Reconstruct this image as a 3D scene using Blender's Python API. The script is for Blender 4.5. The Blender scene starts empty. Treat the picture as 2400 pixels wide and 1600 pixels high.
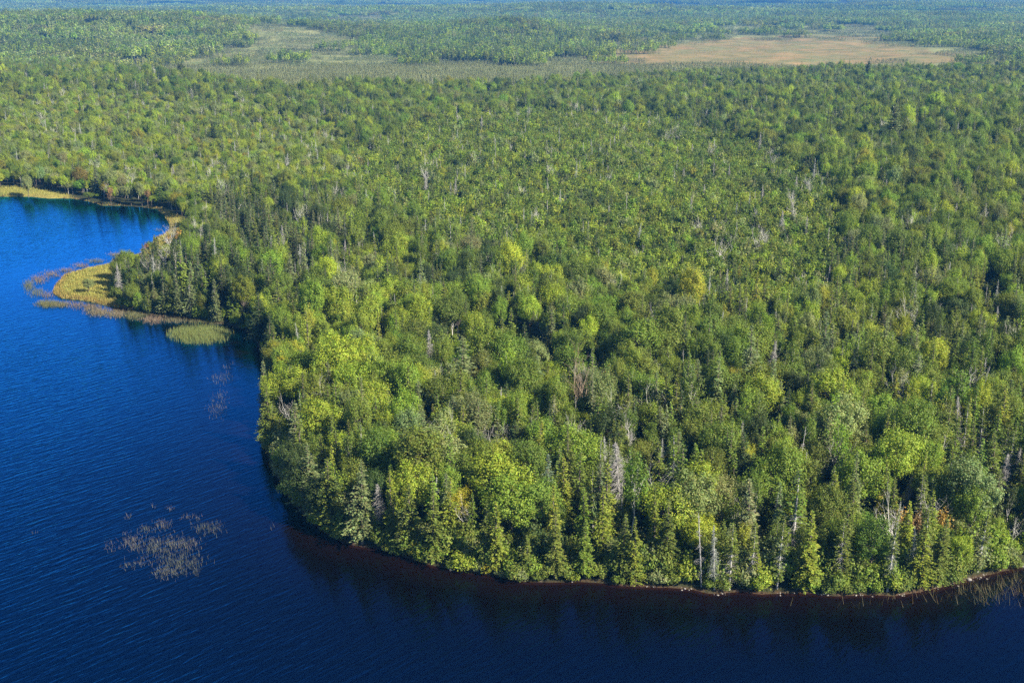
import bpy, math, random
import numpy as np
from mathutils import Vector

# ------------------------------------------------------------------ camera, sky, sun
SC = bpy.context.scene
COL = SC.collection
F, CX, CY = 2750.0, 1200.0, 800.0            # focal length and centre in pixels of the 2400 x 1600 photograph
PITCH = math.atan(824.0 / F)
CAM_H = 85.0
cd = bpy.data.cameras.new('camera'); cam = bpy.data.objects.new('camera', cd); COL.objects.link(cam)
cam.location = (0, 0, CAM_H); cam.rotation_euler = (math.pi/2 - PITCH, 0, 0)
cd.sensor_width = 36.0; cd.lens = 36.0 * F / 2400.0
cd.clip_start = 1.0; cd.clip_end = 80000.0
SC.camera = cam

SUN_AZ, SUN_EL = math.radians(121), math.radians(36)      # azimuth clockwise from the view direction (+Y)
w = bpy.data.worlds.new('World'); SC.world = w; w.use_nodes = True
wn = w.node_tree.nodes; wl = w.node_tree.links
bg = wn['Background']; sky = wn.new('ShaderNodeTexSky'); sky.sky_type = 'NISHITA'
sky.sun_disc = False; sky.sun_elevation = SUN_EL; sky.sun_rotation = SUN_AZ
sky.air_density = 1.0; sky.dust_density = 0.3; sky.ozone_density = 3.0
wl.new(sky.outputs[0], bg.inputs[0]); bg.inputs[1].default_value = 0.06
sd = bpy.data.lights.new('sun', 'SUN'); sun = bpy.data.objects.new('sun', sd); COL.objects.link(sun)
sd.energy = 5.0; sd.angle = math.radians(0.5); sd.color = (1.0, 0.92, 0.76)
sv = Vector((math.sin(SUN_AZ)*math.cos(SUN_EL), math.cos(SUN_AZ)*math.cos(SUN_EL), math.sin(SUN_EL)))
sun.rotation_euler = sv.to_track_quat('Z', 'Y').to_euler()
SC.view_settings.view_transform = 'Standard'; SC.view_settings.look = 'None'
SC.view_settings.exposure = 1.5; SC.view_settings.gamma = 1.0
SC.render.engine = 'CYCLES'
cy = SC.cycles
cy.max_bounces = 6; cy.diffuse_bounces = 3; cy.glossy_bounces = 2; cy.transmission_bounces = 2
cy.volume_bounces = 0; cy.transparent_max_bounces = 4
cy.caustics_reflective = False; cy.caustics_refractive = False
cy.use_denoising = False

SP, CP = math.sin(PITCH), math.cos(PITCH)
def at(px, py, z=0.0):
    """the point at height z seen at a pixel of the photograph"""
    x = (px - CX) / F; y = -(py - CY) / F
    d = np.array([x, CP + y*SP, -SP + y*CP])
    t = (z - CAM_H) / d[2]
    return d[0]*t, d[1]*t
def proj(X, Y, Z):
    dz = Z - CAM_H
    dep = Y*CP - dz*SP
    up = Y*SP + dz*CP
    dep = np.where(dep < 1, 1, dep)
    return CX + F*X/dep, CY - F*up/dep

# ------------------------------------------------------------------ geography
SHORE_PX = [(-700,452),(-300,458),(0,461),(68,461),(112,465),(167,465),(211,473),(238,482),(289,483),(326,485),(367,490),(384,505),(398,526),
 (396,539),(381,551),(360,558),(357,570),(340,590),(326,597),(289,604),(252,621),(201,631),(150,645),(129,669),(122,686),(143,699),(187,703),
 (221,709),(258,718),(292,721),(326,735),(374,740),(425,743),(476,754),(530,760),(575,775),(600,800),(622,850),(622,910),(612,960),
 (610,1011),(625,1061),(636,1091),(660,1137),(690,1183),(726,1222),(768,1254),(814,1274),(845,1281),(891,1286),(929,1299),(983,1318),(1032,1329),
 (1090,1338),(1136,1346),(1182,1356),(1228,1364),(1289,1365),(1358,1363),(1411,1366),(1457,1373),(1500,1375),(1561,1377),(1626,1382),
 (1661,1391),(1699,1390),(1737,1386),(1783,1393),(1844,1390),(1906,1391),(1959,1397),(2036,1394),(2097,1397),(2158,1387),(2219,1374),
 (2288,1354),(2334,1343),(2400,1328),(2500,1300),(2700,1270),(3100,1300)]
shore = [at(*p) for p in SHORE_PX]
lake = np.array([(-1500.0, shore[0][1]-60), (-900.0, shore[0][1]-20)] + shore + [(260.0, 120.0), (300.0, -200.0), (-200.0, -420.0), (-1500.0, -300.0)])
NS = len(lake)

def in_poly(X, Y, P):
    P = np.asarray(P, float); ins = np.zeros(X.shape, bool); j = len(P) - 1
    for i in range(len(P)):
        xi, yi = P[i]; xj, yj = P[j]
        if yi != yj:
            c = ((yi > Y) != (yj > Y)) & (X < (xj - xi)*(Y - yi)/(yj - yi) + xi)
            ins ^= c
        j = i
    return ins
def lake_dist(X, Y):
    """metres from the shoreline, positive on land, negative over the lake"""
    X = np.asarray(X, float); Y = np.asarray(Y, float)
    best = np.full(X.shape, 1e18)
    for i in range(NS):
        ax, ay = lake[i]; bx, by = lake[(i+1) % NS]
        dx, dy = bx-ax, by-ay
        t = np.clip(((X-ax)*dx + (Y-ay)*dy) / (dx*dx+dy*dy), 0, 1)
        best = np.minimum(best, (X-ax-t*dx)**2 + (Y-ay-t*dy)**2)
    d = np.sqrt(best)
    return np.where(in_poly(X, Y, lake), -d, d)
def sm(x, a, b):
    t = np.clip((x-a)/(b-a), 0, 1); return t*t*(3-2*t)
_w = np.random.RandomState(5).rand(12, 4)
def waves(X, Y, lam, k0=0, n=5):
    s = 0
    for i in range(n):
        a, b, c, e = _w[(k0+i) % 12]
        th = a*math.pi*2; f = 2*math.pi/(lam*(0.6+0.9*b))
        s = s + np.sin((X*math.cos(th)+Y*math.sin(th))*f + c*6.28 + 1.3*np.sin((X*math.sin(th)-Y*math.cos(th))*f*0.7 + e*6.28))
    return s/n
def az_r(px, r):
    a = math.atan2((px-CX)/F, CP); return r*math.sin(a), r*math.cos(a)
HILLS = [(az_r(60,2100), 20, 520, 300), (az_r(560,2250), 11, 420, 260), (az_r(330,2050), 12, 350, 240),
         (az_r(1190,2050), 20, 110, 200), (az_r(1500,3600), 24, 420, 300), (az_r(900,3900), 16, 600, 300), (az_r(2150,4200), 22, 520, 380),
         (az_r(120,1050), 8, 240, 160), (az_r(2250,760), 6, 160, 120), (az_r(1900,5600), 40, 900, 500), (az_r(300,6500), 46, 1600, 600),
         (az_r(1100,8500), 70, 1500, 900), (az_r(2300,9500), 66, 1900, 900), (az_r(500,11000), 80, 2000, 1000)]
def height(X, Y, d=None):
    X = np.asarray(X, float); Y = np.asarray(Y, float)
    if d is None: d = lake_dist(X, Y)
    r = np.hypot(X, Y)
    land = 0.25*sm(d, 0, 1.0) + 0.5*sm(d, 0.8, 4) + 0.9*sm(d, 6, 40)*(1 + 0.6*waves(X, Y, 60, 3)) + 3.0*sm(d, 40, 260)*(1+waves(X, Y, 230, 1))
    land = land + sm(r, 1500, 4500)*14*(0.4+waves(X, Y, 1500, 2)) + sm(r, 5000, 12000)*30*(0.5+waves(X, Y, 4200, 6))
    for (hx, hy), hh, sx, sy in HILLS:
        land = land + hh*np.exp(-((X-hx)/sx)**2 - ((Y-hy)/sy)**2)
    bed = -0.05 - np.minimum(2.5, -0.16*np.minimum(d, 0))
    return np.where(d > 0, land, bed)

P_OPEN = [(1400,124),(1659,106),(1741,93),(1914,89),(2050,91),(2080,98),(2042,106),(2140,116),(2180,126),(2270,138),(2340,148),(2300,156),(1965,170),(1659,168),(1455,158),(1340,146)]
P_SCRUB = [(190,186),(330,158),(470,140),(560,118),(500,98),(540,74),(640,56),(830,44),(1010,44),(960,74),(860,96),(840,122),(1000,156),(1200,160),(1380,134),(1420,106),(1560,84),(1700,68),(2060,66),
           (2200,84),(2120,100),(2240,112),(2280,124),(2350,132),(2420,138),(2420,182),(2000,188),(1650,194),(1480,204),(1200,228),(950,238),(700,240),(430,228)]
P_YOUNG = [(780,450),(960,340),(1250,290),(1600,320),(1800,400),(1950,500),(1990,640),(1900,780),(1650,770),(1350,690),(1150,640),(950,560)]
P_MEADOW = [(100,700),(118,668),(140,640),(252,612),(340,586),(395,560),(425,575),(420,600),(350,628),(300,645),(270,660),(262,695),(300,722),(290,735),(187,712)]
P_MEADOW2 = [(-50,440),(60,438),(140,450),(176,462),(240,476),(380,486),(410,500),(445,520),(450,562),(400,588),(352,580),(386,515),(350,496),(-50,470)]
P_DARK = [(450,470),(560,470),(720,520),(830,600),(800,720),(700,800),(600,790),(420,735),(290,720),(280,670),(420,600),(470,560)]
P_SHOREC = [(1300,1180),(1700,1160),(2050,1180),(2420,1000),(2420,1380),(2050,1400),(1400,1380),(900,1290),(760,1260),(680,1150),(780,1060),(900,1150),(1000,1210),(1200,1230)]
P_LIGHT = [(-100,280),(300,260),(600,280),(800,330),(880,420),(800,500),(640,480),(520,470),(420,560),(390,600),(-100,470)]
P_GAP = [(950,810),(1130,790),(1300,830),(1420,860),(1400,950),(1260,960),(1100,900),(960,880)]
P_BRIGHT = [(600,760),(760,700),(950,760),(960,900),(920,1010),(760,1000),(640,950),(590,860)]
P_HOLLOW = [(2250,720),(2330,700),(2420,740),(2420,830),(2340,800),(2270,770)]
P_LOW = [(250,640),(330,560),(440,500),(540,520),(480,600),(410,650),(425,770),(250,740)]
P_ISLE = [(830,115),(950,100),(1090,88),(1180,75),(1300,90),(1430,112),(1400,140),(1200,166),(1000,164),(850,134)]

def mesh_from(name, V, Fc, mats, attrs=None, matidx=None, smooth=False):
    me = bpy.data.meshes.new(name)
    V = np.asarray(V, np.float32); n = len(V)
    me.vertices.add(n); me.vertices.foreach_set('co', V.ravel())
    if isinstance(Fc, np.ndarray):
        k = Fc.shape[1]; m = len(Fc)
        me.loops.add(m*k); me.loops.foreach_set('vertex_index', Fc.astype(np.int32).ravel())
        me.polygons.add(m); me.polygons.foreach_set('loop_start', np.arange(0, m*k, k, dtype=np.int32))
    else:
        tot = np.array([len(f) for f in Fc], np.int32); m = len(Fc)
        me.loops.add(int(tot.sum())); me.loops.foreach_set('vertex_index', np.concatenate([np.asarray(f, np.int32) for f in Fc]))
        me.polygons.add(m); me.polygons.foreach_set('loop_start', np.concatenate([[0], np.cumsum(tot)[:-1]]).astype(np.int32))
    for mt in mats: me.materials.append(mt)
    if matidx is not None: me.polygons.foreach_set('material_index', np.asarray(matidx, np.int32))
    if smooth: me.polygons.foreach_set('use_smooth', np.ones(m, bool))
    for k_, (dom, arr) in (attrs or {}).items():
        arr = np.asarray(arr, np.float32)
        if arr.ndim == 1:
            a = me.attributes.new(k_, 'FLOAT', dom); a.data.foreach_set('value', arr)
        else:
            a = me.attributes.new(k_, 'FLOAT_COLOR', dom)
            a.data.foreach_set('color', np.concatenate([arr, np.ones((len(arr), 1), np.float32)], 1).ravel())
    me.update(); me.validate()
    return me
def link(name, me, parent=None):
    o = bpy.data.objects.new(name, me); COL.objects.link(o)
    if parent: o.parent = parent
    return o
def tag(o, label=None, cat=None, group=None, kind=None):
    if label: o['label'] = label
    if cat: o['category'] = cat
    if group: o['group'] = group
    if kind: o['kind'] = kind
    return o

# ------------------------------------------------------------------ materials
def mat(name):
    m = bpy.data.materials.new(name); m.use_nodes = True
    nt = m.node_tree; b = nt.nodes['Principled BSDF']; return m, nt, b
def nd(nt, t, **kw):
    n = nt.nodes.new(t)
    for k, v in kw.items(): setattr(n, k, v)
    return n
def foliage_mat(name, transl=0.35, tgain=(1.25, 1.3, 0.7), spec=0.25):
    m, nt, b = mat(name)
    a = nd(nt, 'ShaderNodeAttribute', attribute_type='INSTANCER', attribute_name='tint')
    l = nd(nt, 'ShaderNodeAttribute', attribute_type='GEOMETRY', attribute_name='leaf')
    mx = nd(nt, 'ShaderNodeMix', data_type='RGBA', blend_type='MULTIPLY'); mx.inputs[0].default_value = 1
    nt.links.new(a.outputs['Color'], mx.inputs[6]); nt.links.new(l.outputs['Color'], mx.inputs[7])
    nt.links.new(mx.outputs[2], b.inputs['Base Color'])
    b.inputs['Roughness'].default_value = 0.6; b.inputs['Specular IOR Level'].default_value = spec
    tr = nd(nt, 'ShaderNodeBsdfTranslucent')
    g = nd(nt, 'ShaderNodeMix', data_type='RGBA', blend_type='MULTIPLY'); g.inputs[0].default_value = 1; g.inputs[7].default_value = (*tgain, 1)
    nt.links.new(mx.outputs[2], g.inputs[6]); nt.links.new(g.outputs[2], tr.inputs['Color'])
    ms = nd(nt, 'ShaderNodeMixShader'); ms.inputs[0].default_value = transl
    nt.links.new(b.outputs[0], ms.inputs[1]); nt.links.new(tr.outputs[0], ms.inputs[2])
    nt.links.new(ms.outputs[0], nt.nodes['Material Output'].inputs[0])
    return m
M_LEAF = foliage_mat('broadleaf_foliage', 0.38)
M_NEEDLE = foliage_mat('needle_foliage', 0.22)
M_REED = foliage_mat('reed_blades', 0.25, (1.1, 1.1, 0.8))
def bark_mat(name, c1, c2, scale=6):
    m, nt, b = mat(name)
    tc = nd(nt, 'ShaderNodeTexCoord'); n = nd(nt, 'ShaderNodeTexNoise'); n.inputs['Scale'].default_value = scale; n.inputs['Detail'].default_value = 4
    r = nd(nt, 'ShaderNodeValToRGB'); r.color_ramp.elements[0].color = (*c1, 1); r.color_ramp.elements[1].color = (*c2, 1)
    r.color_ramp.elements[0].position = .35; r.color_ramp.elements[1].position = .65
    nt.links.new(tc.outputs['Object'], n.inputs['Vector']); nt.links.new(n.outputs[0], r.inputs[0]); nt.links.new(r.outputs[0], b.inputs['Base Color'])
    b.inputs['Roughness'].default_value = 0.85
    return m
M_BARK = bark_mat('brown_bark', (.06, .045, .035), (.16, .13, .10))
M_GREY = bark_mat('weathered_grey_wood', (.20, .19, .18), (.40, .38, .36))
M_WHITE = bark_mat('pale_birch_bark', (.33, .31, .28), (.58, .56, .52), 3)
M_TAN = bark_mat('tan_dead_wood', (.17, .12, .08), (.30, .23, .16))
M_LICHEN = bark_mat('lichen_covered_twigs', (.20, .22, .19), (.37, .39, .35))
M_STONE = bark_mat('pale_shore_stone', (.11, .09, .075), (.27, .245, .215), 2)

# ------------------------------------------------------------------ mesh pieces
def leaves(P, D, L, W, rng, tilt=1.0):
    """rhombic leaf sprays: P base points, D long axes"""
    n = len(P); D = D/np.maximum(np.linalg.norm(D, axis=1, keepdims=True), 1e-6)
    R = rng.normal(size=(n, 3)); R[:, 2] *= tilt
    S = np.cross(D, R) if tilt == 1.0 else np.cross(D, np.tile([0, 0, 1.0], (n, 1)) + 0.45*rng.normal(size=(n, 3)))
    S /= np.maximum(np.linalg.norm(S, axis=1, keepdims=True), 1e-6)
    L = np.broadcast_to(L, (n,))[:, None]; W = np.broadcast_to(W, (n,))[:, None]
    V = np.stack([P, P + D*L*0.45 + S*W*0.5, P + D*L, P + D*L*0.45 - S*W*0.5], 1).reshape(-1, 3)
    return V, np.arange(n*4).reshape(n, 4)
def leaves_n(P, Nn, L, W, rng, droop=0.3):
    """leaf faces laid like shingles, facing roughly along Nn"""
    n = len(P); Nn = Nn/np.maximum(np.linalg.norm(Nn, axis=1, keepdims=True), 1e-6)
    D = rng.normal(size=(n, 3)); D[:, 2] -= droop; D -= (D*Nn).sum(1)[:, None]*Nn; D /= np.maximum(np.linalg.norm(D, axis=1, keepdims=True), 1e-6)
    S = np.cross(D, Nn); L = L[:, None]; W = W[:, None]
    V = np.stack([P-D*L*.5, P + S*W*0.5, P + D*L*.5, P - S*W*0.5], 1).reshape(-1, 3)
    return V, np.arange(n*4).reshape(n, 4)
def tube(pts, rad, k=5):
    pts = np.asarray(pts, float); V = []; Fq = []
    for i, p in enumerate(pts):
        d = pts[min(i+1, len(pts)-1)] - pts[max(i-1, 0)]; d /= max(np.linalg.norm(d), 1e-6)
        a = np.cross(d, [0.31, 0.95, 0.05]); a /= max(np.linalg.norm(a), 1e-6); b = np.cross(d, a)
        for j in range(k):
            t = 2*math.pi*j/k; V.append(p + rad[i]*(a*math.cos(t) + b*math.sin(t)))
    for i in range(len(pts)-1):
        for j in range(k):
            Fq.append((i*k+j, i*k+(j+1) % k, (i+1)*k+(j+1) % k, (i+1)*k+j))
    return np.array(V), np.array(Fq)
def merge(parts):
    V = []; Fs = []; o = 0
    for v, f in parts:
        V.append(v); Fs.append(f+o); o += len(v)
    return np.concatenate(V), np.concatenate(Fs)
def jit(rng, n, s=0.18):
    c = 1 + rng.normal(size=(n, 1))*s
    return np.clip(c + rng.normal(size=(n, 3))*[0.10, 0.05, 0.06], 0.45, 1.7)

# every builder returns dict(part name -> mesh arrays) for a tree of unit design height h
def conifer(seed, h, r, z0=0.12, bare=None, lodk=1.0, power=0.85, droop=0.25, fan=1.0):
    rng = np.random.RandomState(seed)
    lean = rng.normal(size=2)*0.012*h
    axis = lambda z: np.stack([lean[0]*(z/h)**2, lean[1]*(z/h)**2, z], -1)
    zs = []; z = z0*h
    step = 0.30/lodk
    while z < h-0.25:
        zs.append(z); z += step*(0.75+0.5*rng.rand())
    P = []; D = []; L = []; C = []; tw = []
    for z in zs:
        u = (z - z0*h)/(h - z0*h)
        R0 = r*((1-u)**power)*(0.55+0.45*min(1, u*6+0.35))
        nb = max(4, int((4.5+R0*2.6)*lodk**0.5))
        if bare is not None and z < bare*h: 
            for j in range(nb):
                a = rng.rand()*6.283; Rb = R0*(0.45+0.7*rng.rand())
                p0 = axis(np.array(z)); tip = p0 + np.array([math.cos(a)*Rb, math.sin(a)*Rb, -Rb*0.12+rng.normal()*0.15])
                tw.append((p0, tip))
            if rng.rand() < 0.75: continue
        for j in range(nb):
            a = rng.rand()*6.283; Rb = R0*(0.55+0.6*rng.rand())
            if rng.rand() < 0.10: Rb *= 0.5
            p0 = axis(np.array(z)); cv = 1+rng.normal()*0.16; Rb *= 1+.22*math.sin(a*2+seed)+.12*math.sin(z*1.7+seed*2)
            nst = max(2, int(Rb/(0.26/lodk)))
            t = (np.arange(nst)+rng.rand(nst)*0.6)/nst*0.85+0.15
            x = Rb*t; zz = 0.10*x - droop*x*x/max(Rb, 0.4)*0.8 + (0.22*x if u > 0.75 else 0) + rng.normal(size=nst)*0.04
            base = p0 + np.stack([np.cos(a)*x, np.sin(a)*x, zz], 1)
            for s in (-1, 1):
                aa = a + s*(0.75+0.3*rng.normal(size=nst))*(1-0.35*t)
                P.append(base); D.append(np.stack([np.cos(aa), np.sin(aa), -0.12+0.22*rng.normal(size=nst)], 1))
                L.append((0.28+0.34*(1-t)*min(1, Rb/1.2))*(0.8+0.4*rng.rand(nst))/lodk**0.6)
                C.append(np.full(nst, cv)*(0.82+0.3*t))
            tw.append((p0, base[-1]))
    # leader
    nl = 14; zz = h - 0.9*rng.rand(nl)
    P.append(axis(zz)); a = rng.rand(nl)*6.283; D.append(np.stack([np.cos(a), np.sin(a), np.full(nl, 1.1)], 1)); L.append(np.full(nl, 0.28)); C.append(np.ones(nl))
    P = np.concatenate(P); D = np.concatenate(D); L = np.concatenate(L); C = np.concatenate(C)
    V, Q = leaves(P, D, L, L*0.5*fan, rng, 0.0)
    col = jit(rng, len(P), 0.10)*C[:, None]
    out = {'crown': (V, Q, col)}
    zt = np.linspace(0, h*0.97, 7); rr = 0.016*h*(1-zt/h)**0.8+0.02
    T = [tube(axis(zt), rr, 6)]
    bare_tw = [tube([a_, (a_+b_)/2+[0, 0, 0.04], b_], [0.022, 0.016, 0.007], 3) for a_, b_ in tw if bare is not None and a_[2] < bare*h]
    if bare is None:
        for a_, b_ in tw[::3]: T.append(tube([a_, b_], [0.03, 0.008], 3))
    out['trunk'] = merge(T)
    if bare_tw: out['branches'] = merge(bare_tw)
    return out

def broadleaf(seed, h, r, base=0.30, ncl=80, per=46, leaf=0.34, spike=1.0, lobes=6, hollow=0.55, vfill=1.0):
    rng = np.random.RandomState(seed)
    zc = h*(base+1)/2*1.02; rz = h*(1-base)/2
    lob = rng.normal(size=(lobes, 3)); lob[:, 2] = np.abs(lob[:, 2])*0.8; lob /= np.linalg.norm(lob, axis=1, keepdims=True)
    lw = 0.75+0.4*rng.rand(lobes)
    d = rng.normal(size=(ncl*3, 3)); d[:, 2] += 0.35; d /= np.linalg.norm(d, axis=1, keepdims=True)
    d = d[d[:, 2] > -0.62][:ncl]; n = len(d)
    g = np.max((d@lob.T)**3*lw, axis=1)
    rad = (0.62+0.52*np.clip(g, 0, 1))*(hollow+(1-hollow)*rng.rand(n)**0.45)
    c = np.stack([d[:, 0]*rad*r, d[:, 1]*rad*r, zc+d[:, 2]*rad*rz], 1)
    out_d = d*[1, 1, 0.6]+[0, 0, 0.85]; out_d /= np.linalg.norm(out_d, axis=1, keepdims=True)
    cs = (0.16*r+0.26)*(0.7+0.7*rng.rand(n))
    ccol = 1+rng.normal(size=n)*0.15
    idx = np.repeat(np.arange(n), per)
    m = len(idx)
    q = rng.normal(size=(m, 3)); q /= np.linalg.norm(q, axis=1, keepdims=True); q *= rng.rand(m, 1)**0.5
    al = rng.normal(size=m)*0.85*spike
    P = c[idx] + q*cs[idx][:, None]*0.95 + out_d[idx]*(al*cs[idx])[:, None]*0.6
    Nn = q*0.9 + out_d[idx]*0.55 + rng.normal(size=(m, 3))*0.33
    L = leaf*(0.7+0.6*rng.rand(m))
    V, Q = leaves_n(P, Nn, L, L*0.8, rng)
    col = jit(rng, m, 0.12)*ccol[idx][:, None]
    # trunk and limbs
    T = []
    th = h*(base+0.05); T.append(tube([(0, 0, 0), (0.02*h*rng.normal(), 0.02*h*rng.normal(), th*0.6), (0, 0, th), (0, 0, zc)], [0.016*h, 0.013*h, 0.011*h, 0.005*h], 6))
    for i in range(0, n, 3):
        z1 = th*0.8 + rng.rand()*(zc-th*0.8); mid = np.array([c[i, 0]*0.55, c[i, 1]*0.55, (z1+c[i, 2])/2+0.2])
        T.append(tube([(0, 0, z1), mid, c[i]], [0.006*h, 0.004*h, 0.012], 3))
    return {'crown': (V, Q, col), 'trunk': merge(T)}

def dead_conifer(seed, h, r, dense=1.0, tiers=False):
    rng = np.random.RandomState(seed); T = []
    lean = rng.normal(size=2)*0.02*h
    ax = lambda z: np.array([lean[0]*(z/h)**1.5, lean[1]*(z/h)**1.5, z])
    zt = np.linspace(0, h, 8); trunk = tube([ax(z) for z in zt], 0.013*h*(1-zt/h)**0.7+0.025, 6)
    z = 0.18*h
    while z < h*0.98:
        u = z/h; R = r*(1-u)**0.8+0.1
        if not tiers or math.sin(z*3.1+seed) > 0.1:
            for j in range(int(5*dense)+1):
                a = rng.rand()*6.283; Rb = R*(0.4+0.8*rng.rand()); p0 = ax(z)
                up = rng.normal()*0.15
                m = p0+[math.cos(a)*Rb*.5, math.sin(a)*Rb*.5, Rb*(.05+up*.5)]; e = p0+[math.cos(a)*Rb, math.sin(a)*Rb, Rb*(-.12+up)]
                T.append(tube([p0, m, e], [.03, .022, .010], 3))
                for s in range(int(3*dense)):
                    t = .35+.6*rng.rand(); q = p0+(e-p0)*t; a2 = a+rng.choice([-1, 1])*(.6+.4*rng.rand()); l = .35*Rb*(.5+rng.rand())
                    T.append(tube([q, q+[math.cos(a2)*l, math.sin(a2)*l, -.1*l+rng.normal()*.05]], [.014, .007], 3))
        z += 0.30/dense*(0.6+0.8*rng.rand())
    return {'trunk': trunk, 'branches': merge(T)}

def bare_broad(seed, h, r, nlimb=7, fork=0.35, depth=4, upright=0.8, lean=0.0, th=0.018):
    rng = np.random.RandomState(seed); T = []; trunkp = []
    def grow(p, d, l, rad, lev):
        n = 3; pts = [p]; q = p.copy(); dd = d.copy()
        for i in range(n):
            dd = dd + rng.normal(size=3)*0.13; dd[2] += 0.05*upright; dd /= np.linalg.norm(dd); q = q+dd*l/n; pts.append(q.copy())
        T.append(tube(pts, np.linspace(rad, rad*0.55, n+1), 4 if lev < 2 else 3))
        if lev >= depth: return
        for k in range(3 if lev < 2 else 3):
            t = rng.randint(1, n+1); nd_ = dd + rng.normal(size=3)*0.62; nd_[2] += 0.25*upright; nd_ /= np.linalg.norm(nd_)
            grow(pts[t], nd_, l*(0.55+0.2*rng.rand()), max(rad*0.5, 0.012), lev+1)
    top = np.array([lean*h*fork, 0, h*fork])
    trunk = tube([(0, 0, 0), top*[.4, 1, .5], top], [th*h, th*h*.8, th*h*.62], 6)
    for i in range(nlimb):
        a = 6.283*i/nlimb+rng.rand(); s = r/h*1.3
        d = np.array([math.cos(a)*s+lean, math.sin(a)*s, 0.75+0.2*rng.rand()]); d /= np.linalg.norm(d)
        grow(top*(0.8+0.2*rng.rand()), d, h*(1-fork)*0.52*(0.8+.4*rng.rand()), th*h*0.42, 1)
    return {'trunk': trunk, 'branches': merge(T)}

def blob_tree(rng, kind, h, r, n):
    """a very small far-off tree: a handful of sprays"""
    if kind == 'c':
        z = h*(0.12+0.88*rng.rand(n)**0.9); R = r*(1-z/h)**0.8
        a = rng.rand(n)*6.283; P = np.stack([np.cos(a)*R*.3, np.sin(a)*R*.3, z], 1)
        D = np.stack([np.cos(a), np.sin(a), rng.normal(size=n)*.3-.1], 1); L = np.maximum(R*1.0, .5)+.3
        V, Q = leaves(P, D, L, L*0.75, rng, 0.0)
    else:
        d = rng.normal(size=(n, 3)); d[:, 2] = np.abs(d[:, 2])*.9-.25; d /= np.linalg.norm(d, axis=1, keepdims=True)
        P = d*[r*.72, r*.72, h*.33]+[0, 0, h*.66]
        L = np.full(n, r*0.85)*(0.7+.6*rng.rand(n)); V, Q = leaves(P-d*L[:, None]*.3, rng.normal(size=(n, 3))+[0, 0, .4], L, L*.8, rng)
    return V, Q

def arr_mesh(name, arrs, mats):
    """join (V, Q, col, matindex) pieces in one mesh"""
    V = []; Q = []; Cc = []; Mi = []; o = 0
    for v, q, c, mi in arrs:
        V.append(v); Q.append(q+o); o += len(v); Cc.append(c); Mi.append(np.full(len(q), mi))
    return mesh_from(name, np.concatenate(V), np.concatenate(Q), mats, {'leaf': ('FACE', np.concatenate(Cc))}, np.concatenate(Mi))

# ------------------------------------------------------------------ prototypes
PROTO = {}      # key -> dict(h, r, parts={name: mesh}, joined=mesh, kind)
def proto(key, kind, h, r, d, leafmat=M_NEEDLE, bark=M_BARK, twig=None):
    parts = {}; arrs = []
    mats = [leafmat, bark, twig or M_GREY]
    if 'crown' in d:
        V, Q, c = d['crown']; parts['crown'] = mesh_from(key+'_crown', V, Q, [leafmat], {'leaf': ('FACE', c)}); arrs.append((V, Q, c, 0))
    V, Q = d['trunk']; parts['trunk'] = mesh_from(key+'_trunk', V, Q, [bark], smooth=True); arrs.append((V, Q, np.ones((len(Q), 3)), 1))
    if 'branches' in d:
        V, Q = d['branches']; parts['branches'] = mesh_from(key+'_branches', V, Q, [twig or M_GREY]); arrs.append((V, Q, np.ones((len(Q), 3)), 2))
    PROTO[key] = dict(kind=kind, h=h, r=r, parts=parts, joined=arr_mesh(key+'_tree', arrs, mats))
SPR = []; BRD = []; SAP = []; DED = []; SHR = []
for i in range(5):
    proto(f'spruce{i}', 'spruce', 12, 2.3, conifer(10+i, 12, 2.15+0.18*i, 0.04+0.02*i, power=0.78+0.05*i)); SPR.append(f'spruce{i}')
proto('fir0', 'spruce', 12, 1.5, conifer(31, 12, 1.35, 0.05, power=0.7, droop=0.1)); SPR.append('fir0')
proto('pine0', 'spruce', 14, 3.0, conifer(32, 14, 3.0, 0.25, power=0.5, droop=-0.05, fan=1.4)); SPR.append('pine0')
for i in range(3):
    proto(f'half{i}', 'spruce', 12, 1.6, conifer(41+i, 12, 1.6, 0.12, bare=0.55+0.08*i, power=0.6), bark=M_GREY, twig=[M_GREY, M_LICHEN, M_GREY][i])
for i in range(5):
    proto(f'maple{i}', 'broad', 11, 3.4, broadleaf(60+i, 11, 3.3+0.15*i, 0.22+0.03*i, ncl=135, per=74, leaf=.245, lobes=5+i), M_LEAF); BRD.append(f'maple{i}')
for i in range(3):
    proto(f'birch{i}', 'broad', 12, 2.3, broadleaf(70+i, 12, 2.2, 0.32, ncl=75, per=40, leaf=0.25, spike=1.5, lobes=4, hollow=0.3), M_LEAF, M_WHITE); BRD.append(f'birch{i}')
proto('thin0', 'broad', 11, 2.8, broadleaf(75, 11, 2.8, 0.25, ncl=60, per=24, leaf=0.26, spike=1.6, hollow=0.3), M_LEAF, M_GREY); BRD.append('thin0')
for i in range(4):
    proto(f'sapling{i}', 'broad', 7, 1.35, broadleaf(80+i, 7, 1.25+.1*i, 0.12, ncl=26, per=26, leaf=0.33, spike=1.7, lobes=3, hollow=.3), M_LEAF); SAP.append(f'sapling{i}')
for i in range(3):
    proto(f'snag{i}', 'dead', 11, 1.5, dead_conifer(90+i, 11, 1.3+.2*i, 1.0+.3*i, tiers=(i == 0)), bark=M_GREY, twig=[M_GREY, M_LICHEN, M_GREY][i]); DED.append(f'snag{i}')
proto('snagthick', 'dead', 9, 2.2, dead_conifer(95, 9, 2.1, 1.9), bark=M_GREY, twig=M_GREY); DED.append('snagthick')
proto('fan0', 'dead', 9, 4.0, bare_broad(100, 9, 4.2, 9, 0.22, 4, 0.5), bark=M_GREY, twig=M_GREY); DED.append('fan0')
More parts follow.
